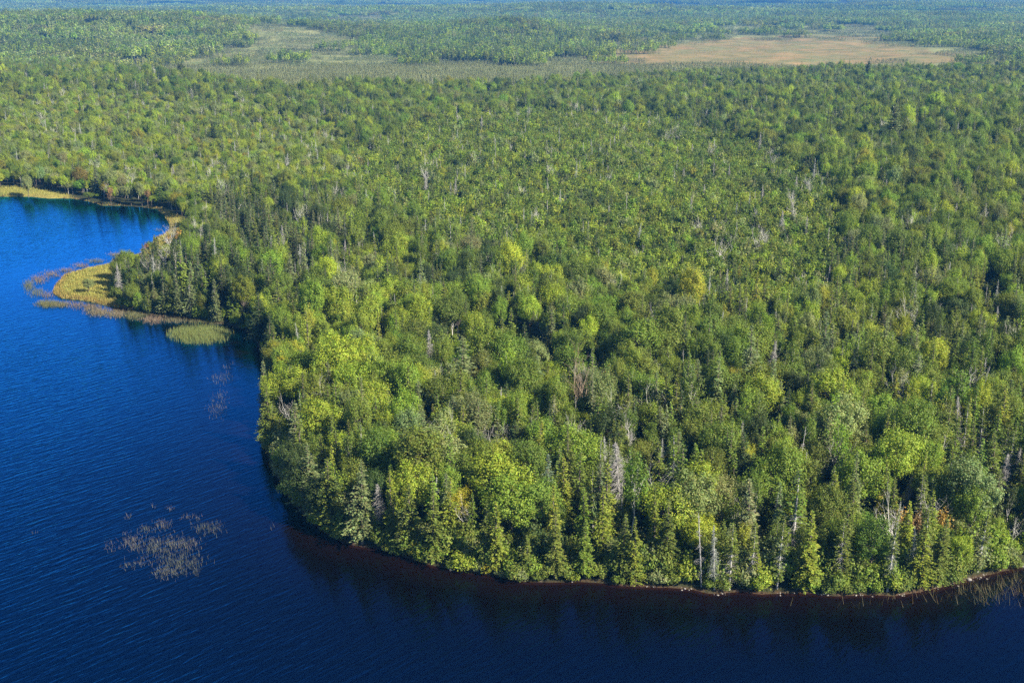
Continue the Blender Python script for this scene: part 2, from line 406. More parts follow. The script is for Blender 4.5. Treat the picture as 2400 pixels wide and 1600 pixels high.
proto('barebirch0', 'dead', 12, 2.2, bare_broad(101, 12, 2.2, 5, 0.42, 4, 1.0), bark=M_WHITE, twig=M_WHITE); DED.append('barebirch0')
proto('barebirch1', 'dead', 11, 2.0, bare_broad(102, 11, 2.4, 4, 0.35, 4, 1.0, lean=0.08), bark=M_WHITE, twig=M_WHITE); DED.append('barebirch1')
proto('leaning0', 'dead', 12, 3.0, bare_broad(103, 12, 2.0, 2, 0.5, 3, 0.6, lean=0.6), bark=M_WHITE, twig=M_WHITE); DED.append('leaning0')
proto('tan0', 'dead', 14, 1.6, bare_broad(104, 14, 1.1, 6, 0.12, 4, 1.6), bark=M_TAN, twig=M_TAN); DED.append('tan0')
for i in range(4):
    r_ = 1.15+.1*i
    proto(f'shrub{i}', 'shrub', 2.0, r_, broadleaf(110+i, 2.0, r_, 0.0, ncl=40, per=30, leaf=0.20, spike=.8, lobes=4, hollow=.4), M_LEAF); SHR.append(f'shrub{i}')

# ------------------------------------------------------------------ colours of foliage (real albedo)
BC = {'yellow-green': (.235, .290, .026), 'bright green': (.170, .240, .024), 'mid green': (.122, .172, .022), 'olive': (.146, .186, .025),
      'pale grey-green': (.200, .232, .080), 'dark green': (.058, .088, .020), 'golden': (.31, .29, .020), 'orange': (.30, .19, .035), 'russet': (.22, .14, .06)}
NC = {'olive': (.118, .150, .024), 'dark green': (.054, .080, .022), 'yellowish': (.180, .215, .024), 'blue-grey': (.125, .170, .120), 'grey-green': (.138, .168, .064), 'bright green': (.125, .178, .022)}

# ------------------------------------------------------------------ notable trees: (proto, px, py of the top, height m, colour, width scale, landmark phrase)
N = []
def tree(p, px, py, h, col=None, ws=1.0, lm=None, desc=None): N.append(dict(p=p, px=px, py=py, h=h, col=col, ws=ws, lm=lm, desc=desc))
tree('fan0', 1172, 985, 10, None, 1.15, 'the fan-shaped bare grey tree')
tree('spruce3', 1283, 1063, 11.5, 'blue-grey', 1.0, 'the blue-grey spruce')
tree('maple0', 1172, 1064, 13.5, 'yellow-green', 1.45, 'the big gold-topped maple')
tree('maple3', 1196, 1130, 11, 'bright green', 1.35)
tree('maple1', 1075, 1146, 9, 'golden', .8, 'the small gold maple')
tree('snagthick', 887, 1132, 9, None, 1.0, 'the thick grey round snag')
tree('spruce4', 825, 1096, 14, 'grey-green', 1.25, 'the broad grey lakeside spruce')
tree('fir0', 856, 1140, 13, 'yellowish', 1.1)
tree('spruce2', 682, 940, 15, 'grey-green', 1.25, 'the tall greyish lakeside spruce')
tree('snag2', 1459, 1040, 13, None, 1.5, 'the large lichened snag')
tree('snag1', 1423, 1022, 11, None, 1.0)
tree('snagthick', 1366, 985, 8, None, .5)
tree('tan0', 1352, 838, 15.5, None, 1.0, 'the tan many-stemmed dead tree')
for px, py, h, c, ws, lm in [(948,1185,12,'olive',1.1,None),(1005,1204,12,'olive',1.1,'the twin olive shore spruces'),(1136,1189,11.5,'olive',.9,None),(1160,1193,12,'yellowish',1,None),
    (1415,1143,13,'yellowish',.85,'the slim yellow-tipped spruce'),(1495,1211,11,'yellowish',.8,None),(1461,1200,11,'olive',.9,None),(1373,1219,10,'bright green',.9,None),
    (1909,1204,13,'yellowish',1.15,'the yellowest shore spruce'),(1984,1183,13,'olive',1.1,None),(2242,993,13,'bright green',1,None),(2200,1015,13,'yellowish',1,None),
    (905,1215,10,'olive',.9,None),(875,1190,11,'grey-green',.9,None),(1235,1268,7,'olive',1.3,None),(2290,985,13,'olive',.9,None),(2340,960,13,'bright green',1,None),
    (1790,1000,13,'bright green',1.1,None),(1830,1030,13,'olive',1.0,None),(1870,1100,12,'grey-green',1.1,'the grey second-row spruce'),(1590,1010,13,'grey-green',1.2,None),(1550,1030,12,'olive',1.2,None),
    (1720,1060,12,'bright green',1,None),(1880,1290,7,'yellowish',1.2,None),(1780,1310,6,'yellowish',1.3,None),(2240,1250,11,'olive',1.1,None),(2190,1270,10,'yellowish',1.1,None),
    (650,655,15,'olive',1.5,'the dark wide cove spruce'),(600,690,13,'dark green',1.3,None),(690,690,14,'olive',1.4,None),(545,560,15,'dark green',1.3,None),(512,585,14,'dark green',1.2,None),(585,590,14,'dark green',1.3,None),
    (466,619,13,'bright green',1.1,'the bright spit spruce'),(411,643,12,'grey-green',1,None),(440,640,12,'grey-green',1,None),(500,650,12,'grey-green',1.1,None),(540,640,13,'bright green',1.1,None),(365,682,9,'grey-green',1.1,None),(385,665,11,'olive',1,None),(335,688,7,'olive',1.1,None),
    (610,742,13,'dark green',1.1,'the cove mouth corner spruce'),(640,760,12,'olive',1.2,None),(600,850,12,'grey-green',1,None),(598,915,13,'olive',1.1,None),
    (2277,619,14,'bright green',1.2,'the bright spruce above the hollow'),(950,860,14,'olive',1.2,'the grey-skirted olive spruce'),(975,890,12,'grey-green',1.1,None),(790,1010,13,'olive',1.2,None),(760,1075,13,'olive',1.3,None),
    (1080,790,16,'grey-green',1.7,'the layered clearing pine'),(1180,745,15,'olive',1.6,None),(1230,760,14,'dark green',1.3,None),(1140,880,13,'bright green',1.1,None),(1040,900,12,'olive',1,None),(1100,930,12,'olive',1,None),
    (700,980,13,'olive',1.3,None),(720,1040,13,'grey-green',1.3,None),(1400,930,13,'bright green',1.2,None),(1460,960,12,'olive',1.1,None),(2100,1120,12,'olive',1,None),(2010,1130,12,'olive',1,None)]:
    tree(random.Random(px*7+py).choice(['spruce0','spruce1','spruce2','spruce3','spruce4','spruce0']) if h > 8 else 'fir0', px, py, h, c, ws, lm)
tree('pine0', 2098, 250, 24, 'grey-green', 1.2, 'the tall lone pine'); tree('pine0', 2036, 143, 22, 'dark green', 1.1); tree('pine0', 500, 285, 16, 'dark green', 1.2)
for px, py, h, c, ws, lm in [(1350,1012,12,'bright green',1.25,'the bright round maple'),(1021,1022,12,'pale grey-green',1.4,'the broad pale maple'),(967,1103,11,'yellow-green',1.1,None),
    (1645,1097,12,'yellow-green',1.15,None),(1577,1150,11,'yellow-green',1.35,'the widest yellow shore maple'),(1684,1000,12,'mid green',1.1,'the round green maple'),(2024,1058,14,'bright green',1.1,'the tall peaked maple'),
    (2320,888,11,'yellow-green',.8,'the small lemon-green crown'),(2369,936,11,'olive',1,None),(2108,1173,8,'orange',.6,'the small orange maple'),(2215,1188,8,'orange',.55,None),(2150,1195,7,'russet',.5,None),
    (1322,806,12,'golden',.6,'the golden clearing maple'),(1426,857,11,'orange',.5,'the orange-tipped sapling'),(850,800,12,'yellow-green',1.3,'the wide yellow lakeside crown'),(800,850,11,'yellow-green',1.1,None),(900,850,12,'bright green',1.1,None),(860,900,12,'yellow-green',1.2,None),
    (690,870,11,'yellow-green',1,None),(740,940,12,'yellow-green',1.3,None),(640,880,10,'yellow-green',.9,None),(660,820,10,'golden',.6,None),(980,700,12,'yellow-green',1.0,None),(985,745,10,'yellow-green',.9,None),
    (955,775,5,'golden',.4,None),(2297,697,10,'golden',.6,None),(1680,660,7,'golden',.35,None),(415,531,8,'orange',.55,'the orange bayside tree'),(393,544,7,'orange',.5,None),(342,565,5,'russet',.5,'the pink leaning bay bush'),
    (241,435,9,'russet',.6,'the pink far-shore maple'),(333,449,8,'russet',.55,None),(282,440,9,'pale grey-green',.6,None),(313,435,10,'pale grey-green',.65,None),(27,418,10,'pale grey-green',.9,'the pale far-meadow tree'),
    (205,652,4.5,'pale grey-green',.75,'the small pale spit tree'),(306,668,6.5,'olive',.8,'the olive spit-end crown'),(345,645,6.5,'pale grey-green',.8,None),(420,575,6,'yellow-green',.7,None),(360,600,6,'yellow-green',.8,None),
    (1560,780,12,'olive',1.1,None),(1480,800,12,'olive',1.1,None),(1700,860,12,'mid green',1.2,None),(1790,890,12,'yellow-green',1.1,None),(1950,880,13,'yellow-green',1.2,'the bright twin crowns'),(1990,900,12,'bright green',1,None),
    (2060,800,13,'olive',1.1,None),(2120,820,12,'mid green',1.1,None),(2180,860,12,'olive',1.0,None),(2340,780,12,'olive',1.1,None),(2300,730,11,'yellow-green',1,None),(1850,850,12,'mid green',1,None),(1650,940,12,'olive',1.1,None),
    (1745,1128,10,'pale grey-green',.9,'the white-trunked pale maple'),(1300,1180,8,'mid green',.8,None),(650,1110,9,'dark green',1.2,'the shaded waterline crown'),(690,1150,9,'dark green',1.0,None),(640,1060,9,'dark green',.9,None),(450,880,0,None,0,None)]:  # the three waterline crowns carry their shade in the dark green leaf colour
    if h: tree(random.Random(px*3+py).choice(['maple0','maple1','maple2','maple3','maple4']) if ws > .62 else 'sapling1', px, py, h, c, ws*(1.0 if ws > .62 else 1.9), lm)
for p, px, py, h, ws, lm in [('snag0',1664,1246,12,.8,'the tall thin shore snag'),('snag1',1686,1247,10.5,.8,None),('half0',1772,1231,11,1,'the bare-trunked shore spruce'),('half1',1838,1223,12,.8,None),('half2',1980,1216,11,1,None),
    ('half1',2108,1219,13,.9,'the tall half-bare spruce'),('snag1',2150,1235,9,1,None),('half0',2190,1212,13,.9,None),('half1',2316,1216,10,1.1,'the stony bend spruce'),('snag1',1619,1162,8,.8,'the snag before the yellow maple'),
    ('snag0',2223,1085,9,1.3,'the tiered white snag'),('snag2',2358,1062,11,1.3,'the dense grey snag'),('snag2',2389,1050,9,1.1,None),('snag1',2327,1139,6,1.1,None),('half2',2307,954,14,.8,'the slender inland spruce'),('half0',1718,1223,11,1,None),
    ('leaning0',1258,648,13,1,'the leaning white forked birch'),('fan0',1232,616,10,.7,'the pale bare crown'),('barebirch0',1405,700,10,.8,None),('barebirch1',1210,798,12,1,'the bare clearing birch'),('barebirch0',1072,524,10,.6,None),
    ('barebirch1',936,544,10,.7,None),('snag0',1137,609,9,.5,None),('barebirch1',1297,648,12,.5,None),('barebirch0',2246,565,14,.9,'the tall white hollow birch'),('fan0',1705,660,9,.6,'the bare brushy crown'),('barebirch1',1696,506,11,1,None),
    ('barebirch0',1981,548,11,1.1,None),('barebirch1',2154,551,12,1,None),('barebirch0',1790,534,10,.8,None),('snag2',2239,476,11,.9,None),('barebirch1',2071,724,11,.8,None),('snag1',700,574,12,.9,'the snag among dark spruces'),
    ('snag0',440,666,9,1,None),('snag1',500,672,9,1,None),('barebirch1',250,425,8,.5,None),('snag0',930,690,11,.7,None),('snag1',945,700,10,.7,None),('snag0',958,680,12,.6,None),('barebirch0',1745,800,9,.6,None),('barebirch1',1815,850,11,.9,None),
    ('barebirch1',1880,640,9,.8,None),('snag2',1040,880,9,.9,None),('fan0',900,950,8,.6,'the white forked maple branches'),('snag1',1545,1030,9,1,None),('snagthick',1620,1010,7,.6,None),('barebirch1',1740,1150,8,.6,None),
    ('snag0',170,300,14,.7,None),('snag1',190,290,14,.9,None),('snag0',105,280,14,.8,None),('barebirch0',450,200,11,.6,None),('snagthick',725,1060,8,.7,'the whitish broken snag'),('snag1',1170,925,9,.8,None)]:
    tree(p, px, py, h, None, ws, lm)

# ------------------------------------------------------------------ filling the forest
rs = np.random.RandomState(11)
def grid(cell, rmin, rmax, azmax=31.0):
    """jittered grid points in the wedge the camera can see"""
    a = math.radians(azmax); W = rmax*math.sin(a)
    nx = int(2*W/cell); ny = int(rmax/cell)
    gx, gy = np.meshgrid(np.arange(nx), np.arange(ny))
    X = (gx.ravel()+rs.rand(nx*ny))*cell - W; Y = (gy.ravel()+rs.rand(nx*ny))*cell
    r = np.hypot(X, Y); k = (r > rmin) & (r < rmax) & (np.abs(np.arctan2(X, Y)) < a)
    return X[k], Y[k]
def zones(X, Y):
    px, py = proj(X, Y, 0*X + 1.0)
    rr = np.clip(np.hypot(X, Y)/900, .15, 1.6); wx, wy = proj(X+rr*(10*waves(X, Y, 60, 2)+5*waves(X, Y, 19, 6)), Y+rr*(34*waves(X, Y, 90, 8)+14*waves(X, Y, 31, 3)), 0*X+1.0)
    z = {k: in_poly(px, py, P) for k, P in dict(open=P_OPEN, scrub=P_SCRUB, young=P_YOUNG, meadow=P_MEADOW, meadow2=P_MEADOW2, dark=P_DARK, shorec=P_SHOREC, light=P_LIGHT, gap=P_GAP, bright=P_BRIGHT, isle=P_ISLE, hollow=P_HOLLOW, low=P_LOW).items()}
    for k in ('open', 'scrub', 'young', 'isle', 'light'): z[k] = in_poly(wx, wy, dict(open=P_OPEN, scrub=P_SCRUB, young=P_YOUNG, isle=P_ISLE, light=P_LIGHT)[k])
    z['py'] = py; z['px'] = px
    return z

T = dict(x=[], y=[], z=[], p=[], s=[], sz=[], col=[], cn=[], lm=[], named=[])
def put(x, y, z, p, s, sz, col, cn, lm=None, named=False):
    for k, v in zip(T, (x, y, z, p, s, sz, col, cn, lm, named)): T[k].append(v)
hand = []
for e in N:
    pr = PROTO[e['p']]; zt = e['h'] + 1.5
    x, y = at(e['px'], e['py'], zt)
    for _ in range(4):
        g = float(height(np.array([x]), np.array([y]))[0]); x, y = at(e['px'], e['py'], g + e['h']*0.98)
    d = float(lake_dist(np.array([x]), np.array([y]))[0])
    if d < 0.6:       # pull a tree that would stand in the lake onto the bank
        for _ in range(30):
            px_, py_ = proj(x, y, 0.0); 
            x += 0.5 if e['px'] < 900 and e['py'] > 700 else 0.0; y += 0.5
            d = float(lake_dist(np.array([x]), np.array([y]))[0])
            if d > 0.8: break
    g = float(height(np.array([x]), np.array([y]))[0])
    sz = e['h']/pr['h']; s = sz*e['ws'] if pr['kind'] != 'broad' else e['ws']*.9*(0.55+0.45*sz)
    if pr['kind'] == 'spruce': s = e['ws']*(0.5+0.5*sz)
    table = NC if pr['kind'] == 'spruce' else BC
    cn = e['col'] or ('olive' if pr['kind'] == 'spruce' else None)
    col = table[cn] if cn else (1, 1, 1)
    hand.append((x, y, pr['r']*s))
    put(x, y, g, e['p'], s, sz, col, cn, e['lm'], True)
hand = np.array(hand)

def add_fill(X, Y, young=False, thin=1.0):
    d = lake_dist(X, Y); k = d > 1.0; X, Y, d = X[k], Y[k], d[k]
    Z = zones(X, Y)
    k = ~(Z['open'] | Z['scrub'] | Z['meadow'] | Z['meadow2'])
    k &= (Z['young'] if young else ~Z['young'])
    k &= ~(Z['gap'] & (rs.rand(len(X)) < 0.8))
    k &= ~(Z['hollow'] & (rs.rand(len(X)) < 0.85))
    clump = waves(X, Y, 26, 4) + 0.6*waves(X, Y, 11, 1)
    k &= ~((clump < -0.58) & (rs.rand(len(X)) < 0.85) & ~Z['young'])
    k &= ~((d < 4.5) & (rs.rand(len(X)) < 0.75))
    X, Y, d = X[k], Y[k], d[k]; Z = {a: b[k] for a, b in Z.items()}
    keep = np.ones(len(X), bool)
    for hx, hy, hr in hand:
        keep &= (X-hx)**2 + (Y-hy)**2 > (max(hr*0.78, 1.1) if not young else max(hr*.6, .9))**2
    X, Y, d = X[keep], Y[keep], d[keep]; Z = {a: b[keep] for a, b in Z.items()}
    G = height(X, Y, d)
    n = len(X); u = rs.rand(n); r = np.hypot(X, Y); stand_h = waves(X, Y, 40, 6)+waves(X, Y, 14, 2)
    cn_ = waves(X, Y, 120, 0) + 0.5*waves(X, Y, 45, 7)
    pc = 0.30 + 0.30*cn_ + 0.40*np.maximum(waves(X, Y, 24, 10), 0) + np.where(np.arctan2(X, Y) > .12, .06, 0)
    pc = np.where(Z['dark'], 0.85, pc); pc = np.where(Z['low'] & (Z['py'] < 625), 0.15, pc); pc = np.where(Z['shorec'], 0.62, pc); pc = np.where(Z['light'], 0.08, pc)
    pc = np.where(Z['bright'], 0.22, pc); pc = np.where(Z['isle'], 0.85, pc); pc = np.where(Z['young'], 0.10, pc)
    far = sm(r, 1000, 1500); pc = pc*(1-far) + far*np.clip(0.62+0.3*cn_, 0, 1)
    pd = np.where(Z['light'], 0.04, 0.08)*np.where(Z['young'], .35, 1) + np.where(Z['shorec'], 0.09, 0) + 0.01*far
    tone = 1.2*waves(X, Y, 90, 5) + 0.9*waves(X, Y, 30, 9)
    for i in range(n):
        q = rs.rand(); hv = 1+0.20*rs.randn()+0.10*stand_h[i]; edge = min(1.0, 0.62+0.38*d[i]/9.0); b = math.exp(rs.randn()*0.13)
        if u[i] < pd[i]:
            p = DED[rs.choice([0, 1, 2, 0, 1, 5, 6, 5, 6])]; h = (9.5*hv if not young else 9*hv); sz = h*edge/PROTO[p]['h']
            put(X[i], Y[i], G[i], p, sz*(.7+.3*rs.rand()), sz, (1, 1, 1), None); continue
        if rs.rand() < pc[i]:
            p = SPR[rs.choice([0, 1, 2, 3, 4, 5, 0, 1, 2, 3])] if rs.rand() > (0.22 if Z['shorec'][i] else 0.06) else f'half{rs.randint(3)}'
            h = (11.5*hv if not young else 8*hv)*edge*(.72 if Z['low'][i] else 1); sz = h/PROTO[p]['h']; s = (0.5+0.5*sz)*(0.72+.55*rs.rand())
            t = tone[i]*0.5+rs.randn()*0.7
            if Z['dark'][i]: t -= 0.6
            if Z['shorec'][i]: t += 0.5
            cn = 'dark green' if t < -0.7 else 'grey-green' if t < -0.15 else 'olive' if t < 0.55 else 'bright green' if t < 1.0 else 'yellowish'
            c = NC[cn]
        else:
            if young: p = SAP[rs.randint(4)]; h = 7.2*hv; sz = h/PROTO[p]['h']; s = sz*(0.9+.35*rs.rand())
            else:
                p = BRD[rs.choice([0, 1, 2, 3, 4, 5, 6, 7, 8, 0, 1, 2, 3])]; h = 10.0*hv*edge
                if Z['light'][i]: h *= 0.72
                if Z['low'][i]: h *= 0.68
                sz = h/PROTO[p]['h']; s = (0.4+0.6*sz)*(0.54+.34*rs.rand()+.45*rs.rand()**5)
            t = tone[i]*0.45+rs.randn()*0.72
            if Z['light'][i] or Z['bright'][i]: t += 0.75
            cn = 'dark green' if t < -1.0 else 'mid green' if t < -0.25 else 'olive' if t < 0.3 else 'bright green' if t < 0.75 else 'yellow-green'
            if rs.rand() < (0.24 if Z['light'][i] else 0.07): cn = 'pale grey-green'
            q = rs.rand()
            if q < 0.008 + (0.02 if Z['light'][i] else 0): cn = 'golden'
            elif q < 0.010 + (0.03 if Z['light'][i] else 0): cn = 'orange' if Z['light'][i] else 'golden'
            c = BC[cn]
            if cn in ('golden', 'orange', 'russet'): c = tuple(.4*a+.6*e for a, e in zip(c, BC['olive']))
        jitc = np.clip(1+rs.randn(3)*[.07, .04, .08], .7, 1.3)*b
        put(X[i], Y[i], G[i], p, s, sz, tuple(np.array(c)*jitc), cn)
R_IND = 1350.0
X, Y = grid(3.35, 120, 900); add_fill(X, Y)
X, Y = grid(4.3, 900, R_IND); add_fill(X, Y)
X, Y = grid(2.15, 250, 760, 26); add_fill(X, Y, True)

A = {k: (np.array(v, dtype=object) if k in ('p', 'cn', 'lm') else np.array(v)) for k, v in T.items()}
kind = np.array([PROTO[p]['kind'] for p in A['p']])
ph = np.array([PROTO[p]['h'] for p in A['p']])
dist = np.sqrt(A['x']**2+A['y']**2+CAM_H**2)
show = A['sz']*ph*np.sqrt(A['s'])/dist + np.where(A['named'], 1.0, 0.0)
pxx, pyy = proj(A['x'], A['y'], A['z']+A['sz']*ph*0.6)
inview = (pxx > -10) & (pxx < 2410) & (pyy < 1500)
indiv = np.zeros(len(kind), bool)
for kd, nmax in (('spruce', 298), ('broad', 298), ('dead', 120)):
    c = np.where((kind == kd) & inview)[0]; c = c[np.argsort(-show[c])][:nmax]; indiv[c] = True

# ------------------------------------------------------------------ individual trees with labels
ORD = ['first', 'second', 'third', 'fourth', 'fifth', 'sixth', 'seventh', 'eighth', 'ninth', 'tenth', 'eleventh', 'twelfth', 'thirteenth', 'fourteenth',
       'fifteenth', 'sixteenth', 'seventeenth', 'eighteenth', 'nineteenth', 'twentieth', 'twenty-first', 'twenty-second', 'twenty-third', 'twenty-fourth', 'twenty-fifth', 'twenty-sixth',
       'twenty-seventh', 'twenty-eighth', 'twenty-ninth', 'thirtieth', 'thirty-first', 'thirty-second', 'thirty-third', 'thirty-fourth', 'thirty-fifth', 'thirty-sixth', 'thirty-seventh', 'thirty-eighth']
lms = [(i, A['lm'][i]) for i in range(len(kind)) if A['lm'][i]]
LX = np.array([A['x'][i] for i, _ in lms]); LY = np.array([A['y'][i] for i, _ in lms])
NAMES = {'spruce': ('spruce_tree', 'spruce', 'conifer', 'spruces and firs of the lakeside forest'), 'broad': ('broadleaf_tree', 'broadleaf', 'broadleaf tree', 'broadleaf trees of the lakeside forest'),
         'dead': ('dead_tree', 'snag', 'dead tree', 'bare dead trees in the forest'), 'shrub': ('shrub', 'shrub', 'shrub', 'low shrubs along the lake shore')}
STYLE = {'half0': 'half-bare', 'half1': 'half-bare', 'half2': 'half-bare', 'fir0': 'slim', 'pine0': 'wide', 'snag0': 'thin grey', 'snag1': 'lichen-grey', 'snag2': 'twiggy grey', 'snagthick': 'bushy grey',
         'fan0': 'grey spreading', 'barebirch0': 'white upright', 'barebirch1': 'white forked', 'leaning0': 'leaning white', 'tan0': 'tan', 'birch0': '', 'birch1': '', 'birch2': '', 'thin0': 'thin'}
def describe(kd, p, cn, x, y, counters, pool):
    pass
def labels_for(idx, kindname, getstyle):
    """unique labels: the rank by distance from a landmark among the trees of the same look"""
    out = {}; bins = {}
    for i in idx:
        j = int(np.argmin((LX-X_[i])**2+(LY-Y_[i])**2)); bins.setdefault((getstyle(i), j), []).append(i)
    for (st, j), v in bins.items():
        v = sorted(v, key=lambda i: (X_[i]-LX[j])**2+(Y_[i]-LY[j])**2)
        for n, i in enumerate(v):
            if len(v) == 1: out[i] = f"{st}, the only such one beside {lms[j][1]}"
            else: out[i] = f"{st}, {ORD[min(n, 37)]} such out from {lms[j][1]}"
    return out
X_, Y_ = A['x'], A['y']
def style(i):
    kd = kind[i]; p = A['p'][i]; st = STYLE.get(p, '')
    noun = 'birch' if p.startswith('birch') else {'spruce': 'spruce', 'broad': 'broadleaf', 'dead': 'dead tree'}[kd]
    if kd == 'dead': return f"{st} dead tree"
    return ' '.join(w_ for w_ in (st, A['cn'][i], noun) if w_)
ii = [i for i in np.where(indiv)[0] if not A['lm'][i]]
LAB = labels_for(ii, None, style)
def own_label(i):
    t = A['lm'][i].replace('the ', '', 1); kd = kind[i]
    extra = {'spruce': 'standing above its neighbours', 'broad': 'standing out among its neighbours', 'dead': 'rising out of the green canopy'}[kd]
    if kd == 'broad' and A['cn'][i]: extra = A['cn'][i]+' leaves, ' + extra
    return t + ', ' + extra
def stand(name, x, y, z, s, sz, rot, parts, tint, label, cat, group):
    r_ = bpy.data.objects.new(name, None); COL.objects.link(r_)
    r_.location = (x, y, z); tl = math.radians(3.2 if cat == 'dead tree' else 1.3); r_.rotation_euler = (rs.randn()*tl, rs.randn()*tl, rot); r_.scale = (s, s, sz)
    r_.empty_display_size = 0.5
    tag(r_, label, cat, group)
    for pn, me in parts.items():
        o = bpy.data.objects.new(pn, me); COL.objects.link(o); o.parent = r_
        if pn == 'crown': o['tint'] = tuple(float(c) for c in tint)
    return r_
rot = rs.rand(len(kind))*6.283
for i in np.where(indiv)[0]:
    nm, noun, cat, grp = NAMES[kind[i]]
    lab = own_label(i) if A['lm'][i] else LAB[i]
    stand(nm, float(A['x'][i]), float(A['y'][i]), float(A['z'][i])-0.1, float(A['s'][i]), float(A['sz'][i]), float(rot[i]), PROTO[A['p'][i]]['parts'], A['col'][i], lab, cat, grp)

# ------------------------------------------------------------------ shore shrubs (individuals) 
sh = []
vis = [q for q in range(len(SHORE_PX)) if SHORE_PX[q][1] > 990 and SHORE_PX[q][0] < 2480]
for a_, b_ in zip(vis[:-1], vis[1:]):
    (ax, ay), (bx, by) = shore[a_], shore[b_]; L_ = math.hypot(bx-ax, by-ay)
    nx_, ny_ = -(by-ay)/L_, (bx-ax)/L_
    t = rs.rand()*0.9
    while t < L_:
        off = 0.25+rs.rand()**1.3*3.6
        x, y = ax+(bx-ax)*t/L_+nx_*off, ay+(by-ay)*t/L_+ny_*off
        sh.append((x, y)); t += 0.55+rs.rand()*0.75
sx = np.array([q[0] for q in sh]); sy = np.array([q[1] for q in sh]); sdd = lake_dist(sx, sy)
if (sdd > 0).mean() < 0.5: raise RuntimeError('shrubs on the wrong side')
k = sdd > 0.15; sx, sy, sdd = sx[k], sy[k], sdd[k]
k = rs.permutation(len(sx))[:295]; sx, sy, sdd = sx[k], sy[k], sdd[k]
sz_ = height(sx, sy, sdd)
scn = [['olive', 'mid green', 'bright green', 'pale grey-green', 'yellow-green', 'olive', 'mid green'][min(6, int(rs.rand()**1.1*7))] if rs.rand() > .05 else 'golden' for _ in sx]
X_, Y_ = sx, sy
sstyle = lambda i: f"low {scn[i]} waterside shrub"
SL = labels_for(range(len(sx)), None, sstyle)
for i in range(len(sx)):
    me = PROTO[SHR[rs.randint(4)]]; s = 0.85+0.80*rs.rand()*min(1, .5+sdd[i]*.3); h = s*(0.8+.7*rs.rand())*min(1.1, .65+sdd[i]*.25)
    r_ = bpy.data.objects.new('shrub', me['parts']['crown']); COL.objects.link(r_)
    r_.location = (sx[i], sy[i], sz_[i]-.1); r_.rotation_euler = (0, 0, rs.rand()*6.28); r_.scale = (s, s, h)
    r_['tint'] = tuple(float(q*e) for q, e in zip(BC[scn[i]], (1, 1, 1.1)))
    tag(r_, SL[i], 'shrub', NAMES['shrub'][3])

# ------------------------------------------------------------------ the rest of the forest: one object per kind, points with instances
def scatter(name, keys, meshes, P, rotz, scl, tint, idx, label):
    me = bpy.data.meshes.new(name); me.vertices.add(len(P)); me.vertices.foreach_set('co', np.asarray(P, np.float32).ravel())
    a = me.attributes.new('rotz', 'FLOAT', 'POINT'); a.data.foreach_set('value', np.asarray(rotz, np.float32))
    a = me.attributes.new('scl', 'FLOAT_VECTOR', 'POINT'); a.data.foreach_set('vector', np.asarray(scl, np.float32).ravel())
    a = me.attributes.new('tint', 'FLOAT_COLOR', 'POINT'); a.data.foreach_set('color', np.concatenate([np.asarray(tint, np.float32), np.ones((len(P), 1), np.float32)], 1).ravel())
    a = me.attributes.new('which', 'INT', 'POINT'); a.data.foreach_set('value', np.asarray(idx, np.int32))
    for m in {m for q in meshes for m in q.materials}: me.materials.append(m)
    o = link(name, me); tag(o, label, None, None, 'stuff')
    ng = bpy.data.node_groups.new(name+'_nodes', 'GeometryNodeTree')
    ng.interface.new_socket('Geometry', in_out='INPUT', socket_type='NodeSocketGeometry'); ng.interface.new_socket('Geometry', in_out='OUTPUT', socket_type='NodeSocketGeometry')
    gi = ng.nodes.new('NodeGroupInput'); go = ng.nodes.new('NodeGroupOutput'); jn = ng.nodes.new('GeometryNodeJoinGeometry')
    def attr(n_, t):
        q = ng.nodes.new('GeometryNodeInputNamedAttribute'); q.data_type = t; q.inputs['Name'].default_value = n_; return q
    ar, as_, aw = attr('rotz', 'FLOAT'), attr('scl', 'FLOAT_VECTOR'), attr('which', 'INT')
    cx = ng.nodes.new('ShaderNodeCombineXYZ'); ng.links.new(ar.outputs['Attribute'], cx.inputs['Z'])
    er = ng.nodes.new('FunctionNodeEulerToRotation'); ng.links.new(cx.outputs[0], er.inputs[0])
    for k_, q in enumerate(meshes):
        po = bpy.data.objects.new(keys[k_]+'_source', q)
        oi = ng.nodes.new('GeometryNodeObjectInfo'); oi.inputs['Object'].default_value = po; oi.inputs['As Instance'].default_value = False
        cmp = ng.nodes.new('FunctionNodeCompare'); cmp.data_type = 'INT'; cmp.operation = 'EQUAL'
        ng.links.new(aw.outputs['Attribute'], cmp.inputs[2]); cmp.inputs[3].default_value = k_
        ip = ng.nodes.new('GeometryNodeInstanceOnPoints')
        ng.links.new(gi.outputs[0], ip.inputs['Points']); ng.links.new(cmp.outputs[0], ip.inputs['Selection']); ng.links.new(oi.outputs['Geometry'], ip.inputs['Instance'])
        ng.links.new(er.outputs[0], ip.inputs['Rotation']); ng.links.new(as_.outputs['Attribute'], ip.inputs['Scale'])
        ng.links.new(ip.outputs[0], jn.inputs[0])
    ng.links.new(jn.outputs[0], go.inputs[0])
    md = o.modifiers.new('scatter', 'NODES'); md.node_group = ng
    return o
